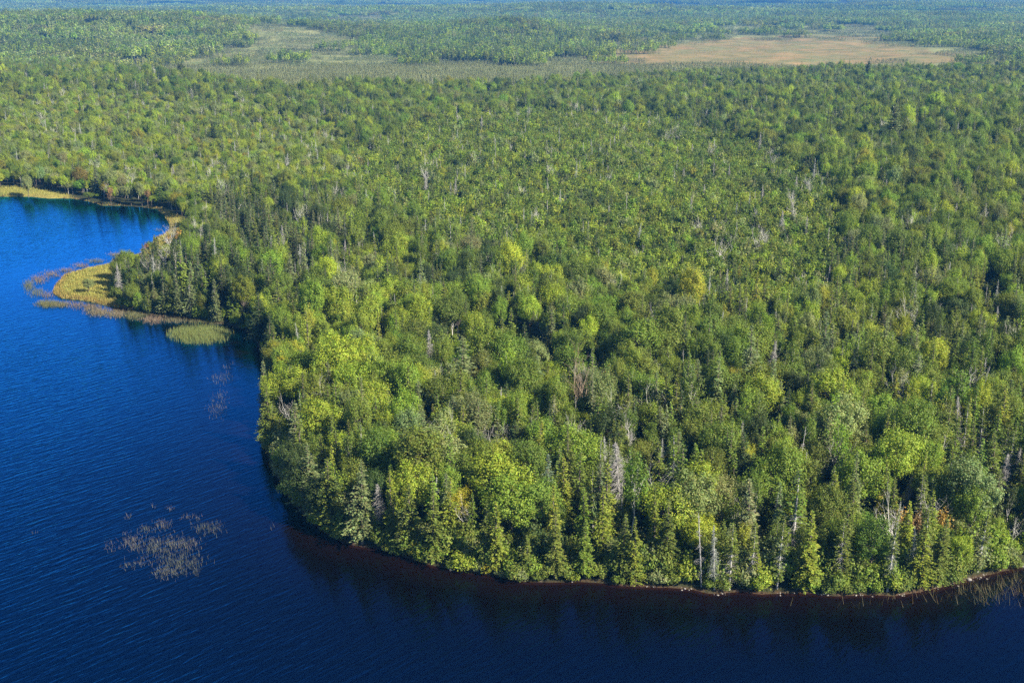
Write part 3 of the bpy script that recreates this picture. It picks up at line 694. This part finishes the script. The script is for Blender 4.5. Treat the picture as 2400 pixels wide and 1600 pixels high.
for kd, nm, lab in (('spruce', 'spruce_forest', 'dark and olive spruces filling the forest inland, past the nearest trees'),
                    ('broad', 'broadleaf_forest', 'green and yellow-green broadleaf canopy covering the land inland'),
                    ('dead', 'dead_tree_forest', 'grey and white bare snags dotted through the forest inland')):
    m = (kind == kd) & ~indiv; keys = sorted(set(A['p'][m])); ki = {k_: j for j, k_ in enumerate(keys)}
    scatter(nm, keys, [PROTO[k_]['joined'] for k_ in keys], np.stack([A['x'][m], A['y'][m], A['z'][m]-.1], 1), rot[m],
            np.stack([A['s'][m], A['s'][m], A['sz'][m]], 1), np.stack(list(A['col'][m])).astype(float), [ki[p] for p in A['p'][m]], lab)
print('trees', len(kind), 'individual', indiv.sum())

# undergrowth between the trees
X, Y = grid(1.75, 120, 430, 27); d = lake_dist(X, Y); k = (d > 0.5) & ((d > 2.2) | (np.hypot(X, Y) > 245)); X, Y, d = X[k], Y[k], d[k]
Z = zones(X, Y); k = ~(Z['meadow'] | Z['meadow2'] | ((Z['gap'] | Z['hollow']) & (rs.rand(len(X)) < .75))); X, Y, d = X[k], Y[k], d[k]; n = len(X)
G = height(X, Y, d); s = (.55+.75*rs.rand(n))*np.where((d < 7) & (np.hypot(X, Y) < 240), 1.4, 1.0)
uc = .92*np.array([BC[c] for c in ('mid green', 'olive', 'dark green', 'bright green', 'pale grey-green')])[rs.randint(0, 5, n)]*np.exp(rs.randn(n, 1)*.15)
scatter('undergrowth', SHR, [PROTO[q]['parts']['crown'] for q in SHR], np.stack([X, Y, G-.1], 1), rs.rand(n)*6.28, np.stack([s, s, s*(.6+1.0*rs.rand(n))], 1), uc, rs.randint(0, 4, n),
        'leafy undergrowth on the forest floor between the trunks')

# ------------------------------------------------------------------ far forest in patches
def patch(seed, size, cell, pcon, lod, hmean, grey=0.0, keep=1.0, dark=1.0, pal=None):
    rng = np.random.RandomState(seed); arrs = []; n = int(size/cell)
    LC, LB = LOW[lod]
    for i in range(n):
        for j in range(n):
            if rng.rand() > keep: continue
            x = (i+rng.rand()-n/2)*cell; y = (j+rng.rand()-n/2)*cell
            h = hmean*(1+.2*rng.randn()); kc = rng.rand() < pcon
            if rng.rand() < grey:
                V, Q = tube([(0, 0, 0), (0.1, 0, h)], [.20, .08], 3); c = np.tile([.17, .165, .155], (len(Q), 1))
            else:
                V, Q, c = (LC if kc else LB)[rng.randint(3)]; k_ = h/10; a = rng.rand()*6.28; ca, sa = math.cos(a), math.sin(a); w_ = (.5+.5*k_ if hmean > 6 else k_*1.1)*(.8+.4*rng.rand())
                V = np.stack([(V[:, 0]*ca-V[:, 1]*sa)*w_, (V[:, 0]*sa+V[:, 1]*ca)*w_, V[:, 2]*k_*(1.1 if kc else .95)], 1)
                tb = ['dark green', 'olive', 'grey-green', 'olive', 'dark green'] if kc else ['mid green', 'olive', 'bright green', 'yellow-green', 'pale grey-green']
                c = c*np.array(pal[rng.randint(len(pal))] if pal else (NC if kc else BC)[tb[rng.randint(5)]])*math.exp(rng.randn()*.2)*dark
            arrs.append((V+[x, y, 0], Q, c, 0))
    return arr_mesh('far_patch', arrs, [M_LEAF])
LOW = [([conifer(400+i, 10, 1.7, .08, lodk=.34)['crown'] for i in range(3)], [broadleaf(410+i, 10, 2.7, .2, ncl=26, per=5, leaf=.95, lobes=4)['crown'] for i in range(3)]),
       ([conifer(420+i, 10, 1.8, .08, lodk=.16)['crown'] for i in range(3)], [broadleaf(430+i, 10, 2.8, .2, ncl=12, per=3, leaf=1.6, lobes=4)['crown'] for i in range(3)])]
SCR = [(.18, .20, .095), (.20, .22, .09), (.14, .17, .08), (.23, .235, .12)]
mid = [patch(200, 40, 4.2, .72, 0, 11, grey=.06, dark=1.1), patch(201, 40, 4.2, .45, 0, 11, grey=.06, dark=1.2), patch(202, 40, 4.2, .22, 0, 11, grey=.05, dark=1.15), patch(203, 40, 4.4, .5, 0, 10, grey=.16, dark=1.2),
       patch(204, 40, 2.9, .6, 1, 3.2, grey=.06, keep=.8, pal=SCR), patch(205, 40, 3.4, .6, 1, 2.4, keep=.6, pal=SCR), patch(206, 40, 5.0, .8, 1, 1.9, keep=.10)]
X, Y = grid(34, R_IND-22, 3600, 30); r = np.hypot(X, Y)
n = len(X); jr = .022*r; Z = zones(X+rs.randn(n)*jr, Y+rs.randn(n)*jr*1.6); G = height(X, Y)
cn_ = waves(X, Y, 420, 2)+.7*waves(X, Y, 150, 5)+rs.randn(n)*.25
idx = np.where(cn_ < -.35, 2, np.where(cn_ < .1, 1, np.where(cn_ < .3, 3, 0)))
idx = np.where(Z['isle'], np.where(rs.rand(n) < .7, 0, 3), idx)
idx = np.where(Z['scrub'] & (rs.rand(n) > .07), np.where(rs.rand(n) < .6, 4, 5), idx); idx = np.where(Z['open'], 6, idx)
tn = np.exp(rs.randn(n, 1)*.10)*np.clip(1+rs.randn(n, 3)*.05, .8, 1.2)*(1+.25*waves(X, Y, 300, 8)+.15*waves(X, Y, 120, 4))[:, None]
scatter('distant_forest', ['a', 'b', 'c', 'd', 'e', 'f', 'g'], mid, np.stack([X, Y, G-.3], 1), rs.randint(0, 4, n)*math.pi/2+rs.randn(n)*.1, np.ones((n, 3))*np.array([1.05, 1.05, 1])*(1+.1*rs.randn(n, 1)), tn, idx,
        'distant mixed woods and bog scrub beyond the canopy')
# scrub belts nearer than the patches
X, Y = grid(2.6, 600, R_IND+10, 30); d = lake_dist(X, Y); k = d > 3; X, Y, d = X[k], Y[k], d[k]; Z = zones(X, Y); k = (Z['scrub'] & (rs.rand(len(X)) < .75)) | (Z['open'] & (rs.rand(len(X)) < .04)); X, Y, d = X[k], Y[k], d[k]; n = len(X)
if n:
    s = .18+.22*rs.rand(n)**1.5; wch = rs.randint(0, 3, n); kk = ['spruce0', 'fir0', 'sapling0']
    tc = np.array([(.24, .27, .12), (.25, .265, .10), (.29, .30, .15)])[wch]*np.exp(rs.randn(n, 1)*.15)
    scatter('bog_scrub_vegetation', kk, [PROTO[q]['joined'] for q in kk], np.stack([X, Y, height(X, Y, d)-.1], 1), rs.rand(n)*6.28, np.stack([s*1.2, s*1.2, s], 1), tc, wch, 'stunted grey-green bog scrub around the open brown bog')
farp = [patch(300, 150, 6.5, .75, 1, 11), patch(301, 150, 6.5, .45, 1, 11), patch(302, 150, 6.5, .25, 1, 11), patch(303, 150, 7.0, .6, 1, 6)]
X, Y = grid(128, 3600, 17000, 29); n = len(X); G = height(X, Y)
cn_ = waves(X, Y, 1300, 3)+.6*waves(X, Y, 500, 6)+rs.randn(n)*.3
idx = np.where(cn_ < -.4, 2, np.where(cn_ < .1, 1, np.where(cn_ < .55, 0, 3)))
tn = np.exp(rs.randn(n, 1)*.16)*np.clip(1+rs.randn(n, 3)*.05, .8, 1.2)
sc_ = 1+.0*X
scatter('horizon_forest', ['a', 'b', 'c', 'd'], farp, np.stack([X, Y, G-.6], 1), rs.randint(0, 4, n)*math.pi/2+rs.randn(n)*.1, np.ones((n, 3)), tn, idx, 'blue-hazed forest reaching to the horizon')

# ------------------------------------------------------------------ ground sheet
def polar(rads, azs):
    R, Az = np.meshgrid(rads, azs, indexing='ij')
    X = (R*np.sin(Az)).ravel(); Y = (R*np.cos(Az)).ravel(); nr, na = R.shape
    i, j = np.meshgrid(np.arange(nr-1), np.arange(na), indexing='ij'); j2 = (j+1) % na
    # counter-clockwise seen from above
    Q = np.stack([i*na+j, i*na+j2, (i+1)*na+j2, (i+1)*na+j], -1).reshape(-1, 4)
    return X, Y, Q, na
fine = np.radians(np.arange(-30, 30.01, 0.16)); coarse = np.radians(np.arange(32, 329, 3.0))
azs = np.concatenate([fine, coarse])
rads = [0.5, 30, 70, 110]
while rads[-1] < 700: rads.append(rads[-1]*1.0055)
while rads[-1] < 3000: rads.append(rads[-1]*1.015)
while rads[-1] < 34000: rads.append(rads[-1]*1.05)
X, Y, Q, na = polar(np.array(rads), azs)
D_ = lake_dist(X, Y); G = height(X, Y, D_); Z = zones(X, Y)
soft = lambda m: m.astype(float)
col = np.tile([.030, .036, .016], (len(X), 1))
r = np.hypot(X, Y); fr = (Y > 50)
def paint(m, c): 
    global col
    col = np.where((m & fr)[:, None], c, col)
mot = (.5+.5*np.clip(waves(X, Y, 120, 1)*1.2+waves(X, Y, 37, 7)*.8, -1, 1))[:, None]
paint(Z['scrub'], np.array([.165, .180, .074])*(.75+.5*mot)); paint(Z['open'], np.array([.145, .150, .060])*(1-mot)+np.array([.215, .150, .065])*mot); paint(Z['meadow'], np.array([.22, .205, .05])); paint(Z['meadow2'], np.array([.20, .195, .05]))
beach = sm(-np.abs(D_-.1), -.6, -.2)
col = col*(1-beach[:, None]) + beach[:, None]*np.array([.060, .038, .024])
me = mesh_from('ground', np.stack([X, Y, G], 1), Q, [], {'soil': ('POINT', col)}, smooth=True)
mg, nt, b = mat('forest_floor_and_bog')
a = nd(nt, 'ShaderNodeAttribute', attribute_name='soil'); tc = nd(nt, 'ShaderNodeNewGeometry')
n1 = nd(nt, 'ShaderNodeTexNoise'); n1.inputs['Scale'].default_value = .035; n1.inputs['Detail'].default_value = 8; n1.inputs['Roughness'].default_value = .65
nt.links.new(tc.outputs['Position'], n1.inputs['Vector'])
rp = nd(nt, 'ShaderNodeValToRGB'); rp.color_ramp.elements[0].position = .32; rp.color_ramp.elements[1].position = .68
rp.color_ramp.elements[0].color = (.62, .72, .6, 1); rp.color_ramp.elements[1].color = (1.35, 1.2, 1.2, 1)
nt.links.new(n1.outputs[0], rp.inputs[0])
mx = nd(nt, 'ShaderNodeMix', data_type='RGBA', blend_type='MULTIPLY'); mx.inputs[0].default_value = 1
nt.links.new(a.outputs['Color'], mx.inputs[6]); nt.links.new(rp.outputs[0], mx.inputs[7]); nt.links.new(mx.outputs[2], b.inputs['Base Color'])
b.inputs['Roughness'].default_value = .95; b.inputs['Specular IOR Level'].default_value = .1
n2 = nd(nt, 'ShaderNodeTexNoise'); n2.inputs['Scale'].default_value = 1.6; n2.inputs['Detail'].default_value = 5; nt.links.new(tc.outputs['Position'], n2.inputs['Vector'])
bp = nd(nt, 'ShaderNodeBump'); bp.inputs['Strength'].default_value = .8; bp.inputs['Distance'].default_value = .5
nt.links.new(n2.outputs[0], bp.inputs['Height']); nt.links.new(bp.outputs[0], b.inputs['Normal'])
me.materials.append(mg); g = link('ground', me); tag(g, 'forest floor, shore and open bog stretching to the horizon', kind='structure')

# ------------------------------------------------------------------ lake
rads = [0.5, 30, 70, 110]
while rads[-1] < 620: rads.append(rads[-1]*1.008)
while rads[-1] < 2600: rads.append(rads[-1]*1.06)
X, Y, Q, na = polar(np.array(rads), np.concatenate([np.radians(np.arange(-30, 30.01, 0.25)), np.radians(np.arange(32, 329, 3.0))]))
D_ = lake_dist(X, Y)
# clip the sheet to the lake basin so that no water lies under the inland
keepv = D_ < 6.0
me = mesh_from('water', np.stack([X, Y, 0*X], 1), Q[keepv[Q].all(axis=1)], [], {'offshore': ('POINT', np.clip(-D_, 0, 60))}, smooth=True)
mw, nt, b = mat('lake_water')
a = nd(nt, 'ShaderNodeAttribute', attribute_name='offshore')
rp = nd(nt, 'ShaderNodeValToRGB'); e = rp.color_ramp.elements
e[0].position = 0; e[0].color = (.020, .008, .004, 1); e[1].position = 1; e[1].color = (.0003, .0026, .012, 1)
x1 = rp.color_ramp.elements.new(.02); x1.color = (.005, .0022, .0015, 1); x2 = rp.color_ramp.elements.new(.15); x2.color = (.0016, .001, .001, 1); x3 = rp.color_ramp.elements.new(.42); x3.color = (.0008, .0012, .003, 1)  # brown shallows; past them tree reflection dark, then sky blue, put in the base
mr = nd(nt, 'ShaderNodeMath', operation='DIVIDE'); mr.inputs[1].default_value = 45; nt.links.new(a.outputs['Fac'], mr.inputs[0]); nt.links.new(mr.outputs[0], rp.inputs[0])
nt.nodes.remove(b); df = nd(nt, 'ShaderNodeBsdfDiffuse'); gl = nd(nt, 'ShaderNodeBsdfGlossy'); fn = nd(nt, 'ShaderNodeFresnel'); ms = nd(nt, 'ShaderNodeMixShader')
nt.links.new(rp.outputs[0], df.inputs['Color']); gl.inputs['Roughness'].default_value = .05; gl.inputs['Color'].default_value = (.03, .36, 1, 1)  # blue gloss tint puts extra sky blue into the reflection
fn.inputs['IOR'].default_value = 1.33; fm = nd(nt, 'ShaderNodeMath', operation='MULTIPLY'); fm.inputs[1].default_value = 4.6; fm.use_clamp = True
fp = nd(nt, 'ShaderNodeMath', operation='POWER'); fp.inputs[1].default_value = 1.5; nt.links.new(fn.outputs[0], fp.inputs[0]); nt.links.new(fp.outputs[0], fm.inputs[0]); nt.links.new(fm.outputs[0], ms.inputs[0]); nt.links.new(df.outputs[0], ms.inputs[1]); nt.links.new(gl.outputs[0], ms.inputs[2])
nt.links.new(ms.outputs[0], nt.nodes['Material Output'].inputs[0])
gm = nd(nt, 'ShaderNodeNewGeometry')
p0 = np.array(at(60, 1450)); p1 = np.array(at(300, 1355)); ang = math.atan2(p1[1]-p0[1], p1[0]-p0[0])
mp = nd(nt, 'ShaderNodeMapping'); mp.vector_type = 'TEXTURE'; mp.inputs['Rotation'].default_value = (0, 0, ang); mp.inputs['Scale'].default_value = (4.2, .82, 1)
nt.links.new(gm.outputs['Position'], mp.inputs['Vector'])
wv = nd(nt, 'ShaderNodeTexNoise'); wv.inputs['Scale'].default_value = 1.0; wv.inputs['Detail'].default_value = 3; wv.inputs['Roughness'].default_value = .5; wv.inputs['Distortion'].default_value = .4
nt.links.new(mp.outputs[0], wv.inputs['Vector'])
mp2 = nd(nt, 'ShaderNodeMapping'); mp2.vector_type = 'TEXTURE'; mp2.inputs['Rotation'].default_value = (0, 0, ang+.25); mp2.inputs['Scale'].default_value = (1.1, .42, 1)
nt.links.new(gm.outputs['Position'], mp2.inputs['Vector'])
w2 = nd(nt, 'ShaderNodeTexNoise'); w2.inputs['Scale'].default_value = 1.0; w2.inputs['Detail'].default_value = 2; nt.links.new(mp2.outputs[0], w2.inputs['Vector'])
# calmer near the sheltered bank
cm = nd(nt, 'ShaderNodeMapRange'); cm.inputs['From Min'].default_value = 0; cm.inputs['From Max'].default_value = 40; cm.inputs['To Min'].default_value = .35; cm.inputs['To Max'].default_value = 1
nt.links.new(a.outputs['Fac'], cm.inputs['Value'])
b1 = nd(nt, 'ShaderNodeBump'); b1.inputs['Distance'].default_value = .15; nt.links.new(wv.outputs[0], b1.inputs['Height']); nt.links.new(cm.outputs[0], b1.inputs['Strength'])
b2 = nd(nt, 'ShaderNodeBump'); b2.inputs['Strength'].default_value = .8; b2.inputs['Distance'].default_value = .03; nt.links.new(w2.outputs[0], b2.inputs['Height']); nt.links.new(b1.outputs[0], b2.inputs['Normal'])
for q in (gl, fn, df): nt.links.new(b2.outputs[0], q.inputs['Normal'])
me.materials.append(mw); wo = link('water', me); tag(wo, 'deep blue rippled lake with dark brown shallows', kind='structure')

# ------------------------------------------------------------------ reeds, sedge, meadow grass
def blades(P, h, wd, lean, col, rng, lo=0.0):
    n = len(P); a = rng.rand(n)*6.283
    D = np.stack([np.cos(a)*lean*rng.rand(n), np.sin(a)*lean*rng.rand(n), np.ones(n)], 1)
    H = h*(0.6+.7*rng.rand(n)); c = jit(rng, n, .15)*col
    S = np.stack([-np.sin(a), np.cos(a), 0*a], 1)*(wd*.5)
    V = np.stack([P-S, P+S, P+D*H[:, None]*.6+S*.8+[0, 0, 0], P+D*H[:, None]], 1).reshape(-1, 3)
    V = V.reshape(n, 4, 3); V = V[:, [0, 1, 2, 3]].reshape(-1, 3)
    return V, np.arange(n*4).reshape(n, 4), c
def reed_bed(name, clusters, h, wd, lean, cols, label, seed, z=-.03, name_kind='stuff'):
    rng = np.random.RandomState(seed); arrs = []
    for (px, py, rx, ry, n) in clusters:
        q = rng.normal(size=(n, 2))*.55; q = q[(q**2).sum(1) < 2.2]
        qx, qy = px+q[:, 0]*rx, py+q[:, 1]*ry
        P = np.array([at(u_, v_, 0) for u_, v_ in zip(qx, qy)])
        cl = waves(P[:, 0], P[:, 1], 4.0, 2)+.7*waves(P[:, 0], P[:, 1], 1.7, 5); P = P[cl + rng.normal(size=len(P))*.5 > -.35]
        if not len(P): continue
        P = np.concatenate([P, np.full((len(P), 1), z)], 1)
        arrs.append((*blades(P, h, wd, lean, np.array(cols[rng.randint(len(cols))]), rng), 0))
    me = arr_mesh(name, arrs, [M_REED]); o = link(name, me); o['tint'] = (1.0, 1.0, 1.0); tag(o, label, kind='stuff'); return o
Zc = lambda x, y: (x*.3827, 1000+y*.3827)
cl = [(*Zc(x, y), rx*.3827, ry*.3827, n) for x, y, rx, ry, n in [(1000,730,150,65,900),(1110,830,140,65,900),(1020,895,85,40,380),(800,710,60,45,300),(1280,625,90,42,420),(1000,600,60,28,160),(890,630,40,22,110),
      (1150,720,80,35,260),(680,735,35,42,90),(1160,560,70,22,70),(790,552,20,14,30),(1040,502,30,14,40),(780,850,50,28,60),(1190,890,35,25,90),(900,740,90,40,260),(215,650,16,10,22),(1740,545,6,8,12),(940,490,20,10,14),(870,830,80,30,90)]]
reed_bed('emergent_reeds_vegetation', cl, .62, .026, .8, [(.15,.15,.11),(.13,.135,.09),(.16,.145,.11)], 'sparse tan reeds standing in open deep blue water', 1)
reed_bed('reed_tufts_vegetation', [(520,888,24,14,260),(512,955,26,26,420),(520,925,12,14,60),(530,860,10,7,40),(545,855,5,4,15),(640,1235,8,6,20)], .7, .03, .7, [(.14,.14,.11)], 'two thin grey reed tufts off the wooded west shore', 2)
z3 = lambda x, y: (x*.3401, 400+y*.3401)
ring = [(200,790,40,30,500),(270,750,55,30,600),(360,715,60,24,500),(460,690,60,16,350),(560,655,60,16,380),(660,625,60,14,330),(800,580,60,12,260),(250,840,60,30,450),(330,860,50,20,300),(330,920,75,22,1500),(420,925,50,18,800),
        (520,925,70,28,500),(680,975,80,30,1600),(800,990,70,26,1100),(930,1000,70,26,1200),(1060,1030,80,24,1200),(1200,1035,80,18,600),(1350,1045,80,12,250),(1500,1055,60,10,150),(620,940,80,22,600),(1090,410,25,8,60)]
reed_bed('spit_reeds_vegetation', [(*z3(x, y), rx*.3401, ry*.3401, int(n*1.3)) for x, y, rx, ry, n in ring], .7, .05, .4, [(.20,.165,.10),(.17,.155,.08),(.20,.15,.10),(.15,.15,.06)], 'tan reed fringe in the shallows around the grassy spit', 3)
reed_bed('sedge_bed_vegetation', [(469,786,56,17,9000),(430,782,28,10,1500),(500,784,28,12,1500)], 1.1, .06, .3, [(.17,.20,.06)], 'dense round green sedge bed in the dark cove water', 4)
reed_bed('golden_reeds_vegetation', [(2290,1385,120,26,330),(2370,1368,60,26,260),(2180,1400,80,16,70),(2330,1405,70,20,130),(1960,1420,90,10,16),(2100,1415,80,12,30)], 1.2, .03, 1.5, [(.15,.125,.05),(.12,.11,.05)], 'long golden reeds leaning over the brown shallows at the stony bend', 5)
# meadow grass on the spit and the far shore
rng = np.random.RandomState(9); arrs = []
for P_, n in ((P_MEADOW, 60000), (P_MEADOW2, 50000)):
    q = np.array(P_, float); gx = q[:, 0].min()+rng.rand(n)*(np.ptp(q[:, 0])); gy = q[:, 1].min()+rng.rand(n)*np.ptp(q[:, 1])
    k = in_poly(gx, gy, q); P = np.array([at(u_, v_, .5) for u_, v_ in zip(gx[k], gy[k])]); dd = lake_dist(P[:, 0], P[:, 1]); P = P[dd > .1]; dd = dd[dd > .1]
    tone = (waves(P[:, 0], P[:, 1], 9, 2)*.5+.5)[:, None]; rust = (sm(-dd, -4, -.5)*.6)[:, None]
    c = np.array([.23, .235, .05])*(1-tone)+np.array([.31, .27, .06])*tone; c = c*(1-rust)+rust*np.array([.25, .15, .05])
    P3 = np.concatenate([P, height(P[:, 0], P[:, 1], dd)[:, None]], 1)
    V, Q_, cc = blades(P3, .65, .14, .6, 1.0, rng); arrs.append((V, Q_, cc*c, 0))
me = arr_mesh('grass', arrs, [M_REED]); o = link('grass', me); o['tint'] = (1.0, 1.0, 1.0); tag(o, 'yellow-green sedge grass on the spit and the far bay shore', kind='stuff')

# ------------------------------------------------------------------ stones along the bank
def stone(seed):
    rng = np.random.RandomState(seed); import bmesh
    bm = bmesh.new(); bmesh.ops.create_icosphere(bm, subdivisions=2, radius=.5)
    ph_ = rng.rand(6)*6.28
    for v in bm.verts:
        c = v.co; f = 1+.16*math.sin(5*c.x+ph_[0])+.14*math.sin(6*c.y+ph_[1])+.1*math.sin(9*c.z+ph_[2]); v.co = Vector((c.x*f*1.2, c.y*f, c.z*f*.62))
    me = bpy.data.meshes.new('stone'); bm.to_mesh(me); bm.free(); me.materials.append(M_STONE); return me
STN = [stone(s_) for s_ in range(5)]
pts = []
for a_ in range(len(SHORE_PX)-1):
    if SHORE_PX[a_][0] < 820 or SHORE_PX[a_][1] < 1200 or SHORE_PX[a_][0] > 2450: continue
    (ax, ay), (bx, by) = shore[a_], shore[a_+1]; L_ = math.hypot(bx-ax, by-ay)
    den = 2.6 if SHORE_PX[a_][0] > 2150 else 1.3 if SHORE_PX[a_][0] > 1450 else .4
    for _ in range(int(L_*den*3)):
        t = rs.rand(); off = rs.randn()*.45+.25
        if waves(ax+(bx-ax)*t, ay+(by-ay)*t, 7.0, 3) < .12: continue
        pts.append((ax+(bx-ax)*t-(by-ay)/L_*off, ay+(by-ay)*t+(bx-ax)/L_*off))
pts = np.array(pts); big = rs.rand(len(pts)) < .05
P = np.concatenate([pts, np.full((len(pts), 1), .05)], 1); s = .10+.22*rs.rand(len(P))**2
scatter('shore_pebbles', ['p0', 'p1', 'p2', 'p3', 'p4'], STN, P[~big], rs.rand((~big).sum())*6.28, np.repeat(s[~big][:, None], 3, 1), np.ones(((~big).sum(), 3)), rs.randint(0, 5, (~big).sum()), 'pale pebbles and small stones strewn along the waterline')
bx_ = P[big][:40]; X_, Y_ = bx_[:, 0], bx_[:, 1]
RL = labels_for(range(len(bx_)), None, lambda i: 'pale boulder at the waterline')
for i, q in enumerate(bx_):
    o = bpy.data.objects.new('boulder', STN[i % 5]); COL.objects.link(o); o.location = q; s_ = .3+.5*rs.rand()**2; o.scale = (s_, s_, s_); o.rotation_euler = (0, 0, rs.rand()*6.28)
    tag(o, RL[i], 'boulder', 'pale boulders along the shore')

# ------------------------------------------------------------------ the air
import bmesh
bm = bmesh.new(); bmesh.ops.create_cube(bm, size=1.0)
for v in bm.verts: v.co = Vector((v.co.x*76000, v.co.y*76000, (v.co.z+.5)*(150+6)-5))
me = bpy.data.meshes.new('haze'); bm.to_mesh(me); bm.free()
mh = bpy.data.materials.new('thin_blue_air'); mh.use_nodes = True; nt = mh.node_tree; nt.nodes.remove(nt.nodes['Principled BSDF'])
pv = nt.nodes.new('ShaderNodeVolumePrincipled'); pv.inputs['Color'].default_value = (.07, .37, 1, 1); pv.inputs['Density'].default_value = 8.5e-5; pv.inputs['Anisotropy'].default_value = 0.0
nt.links.new(pv.outputs[0], nt.nodes['Material Output'].inputs['Volume']); me.materials.append(mh)
hz = link('haze', me); tag(hz, 'thin blue air over the far forest', kind='stuff')
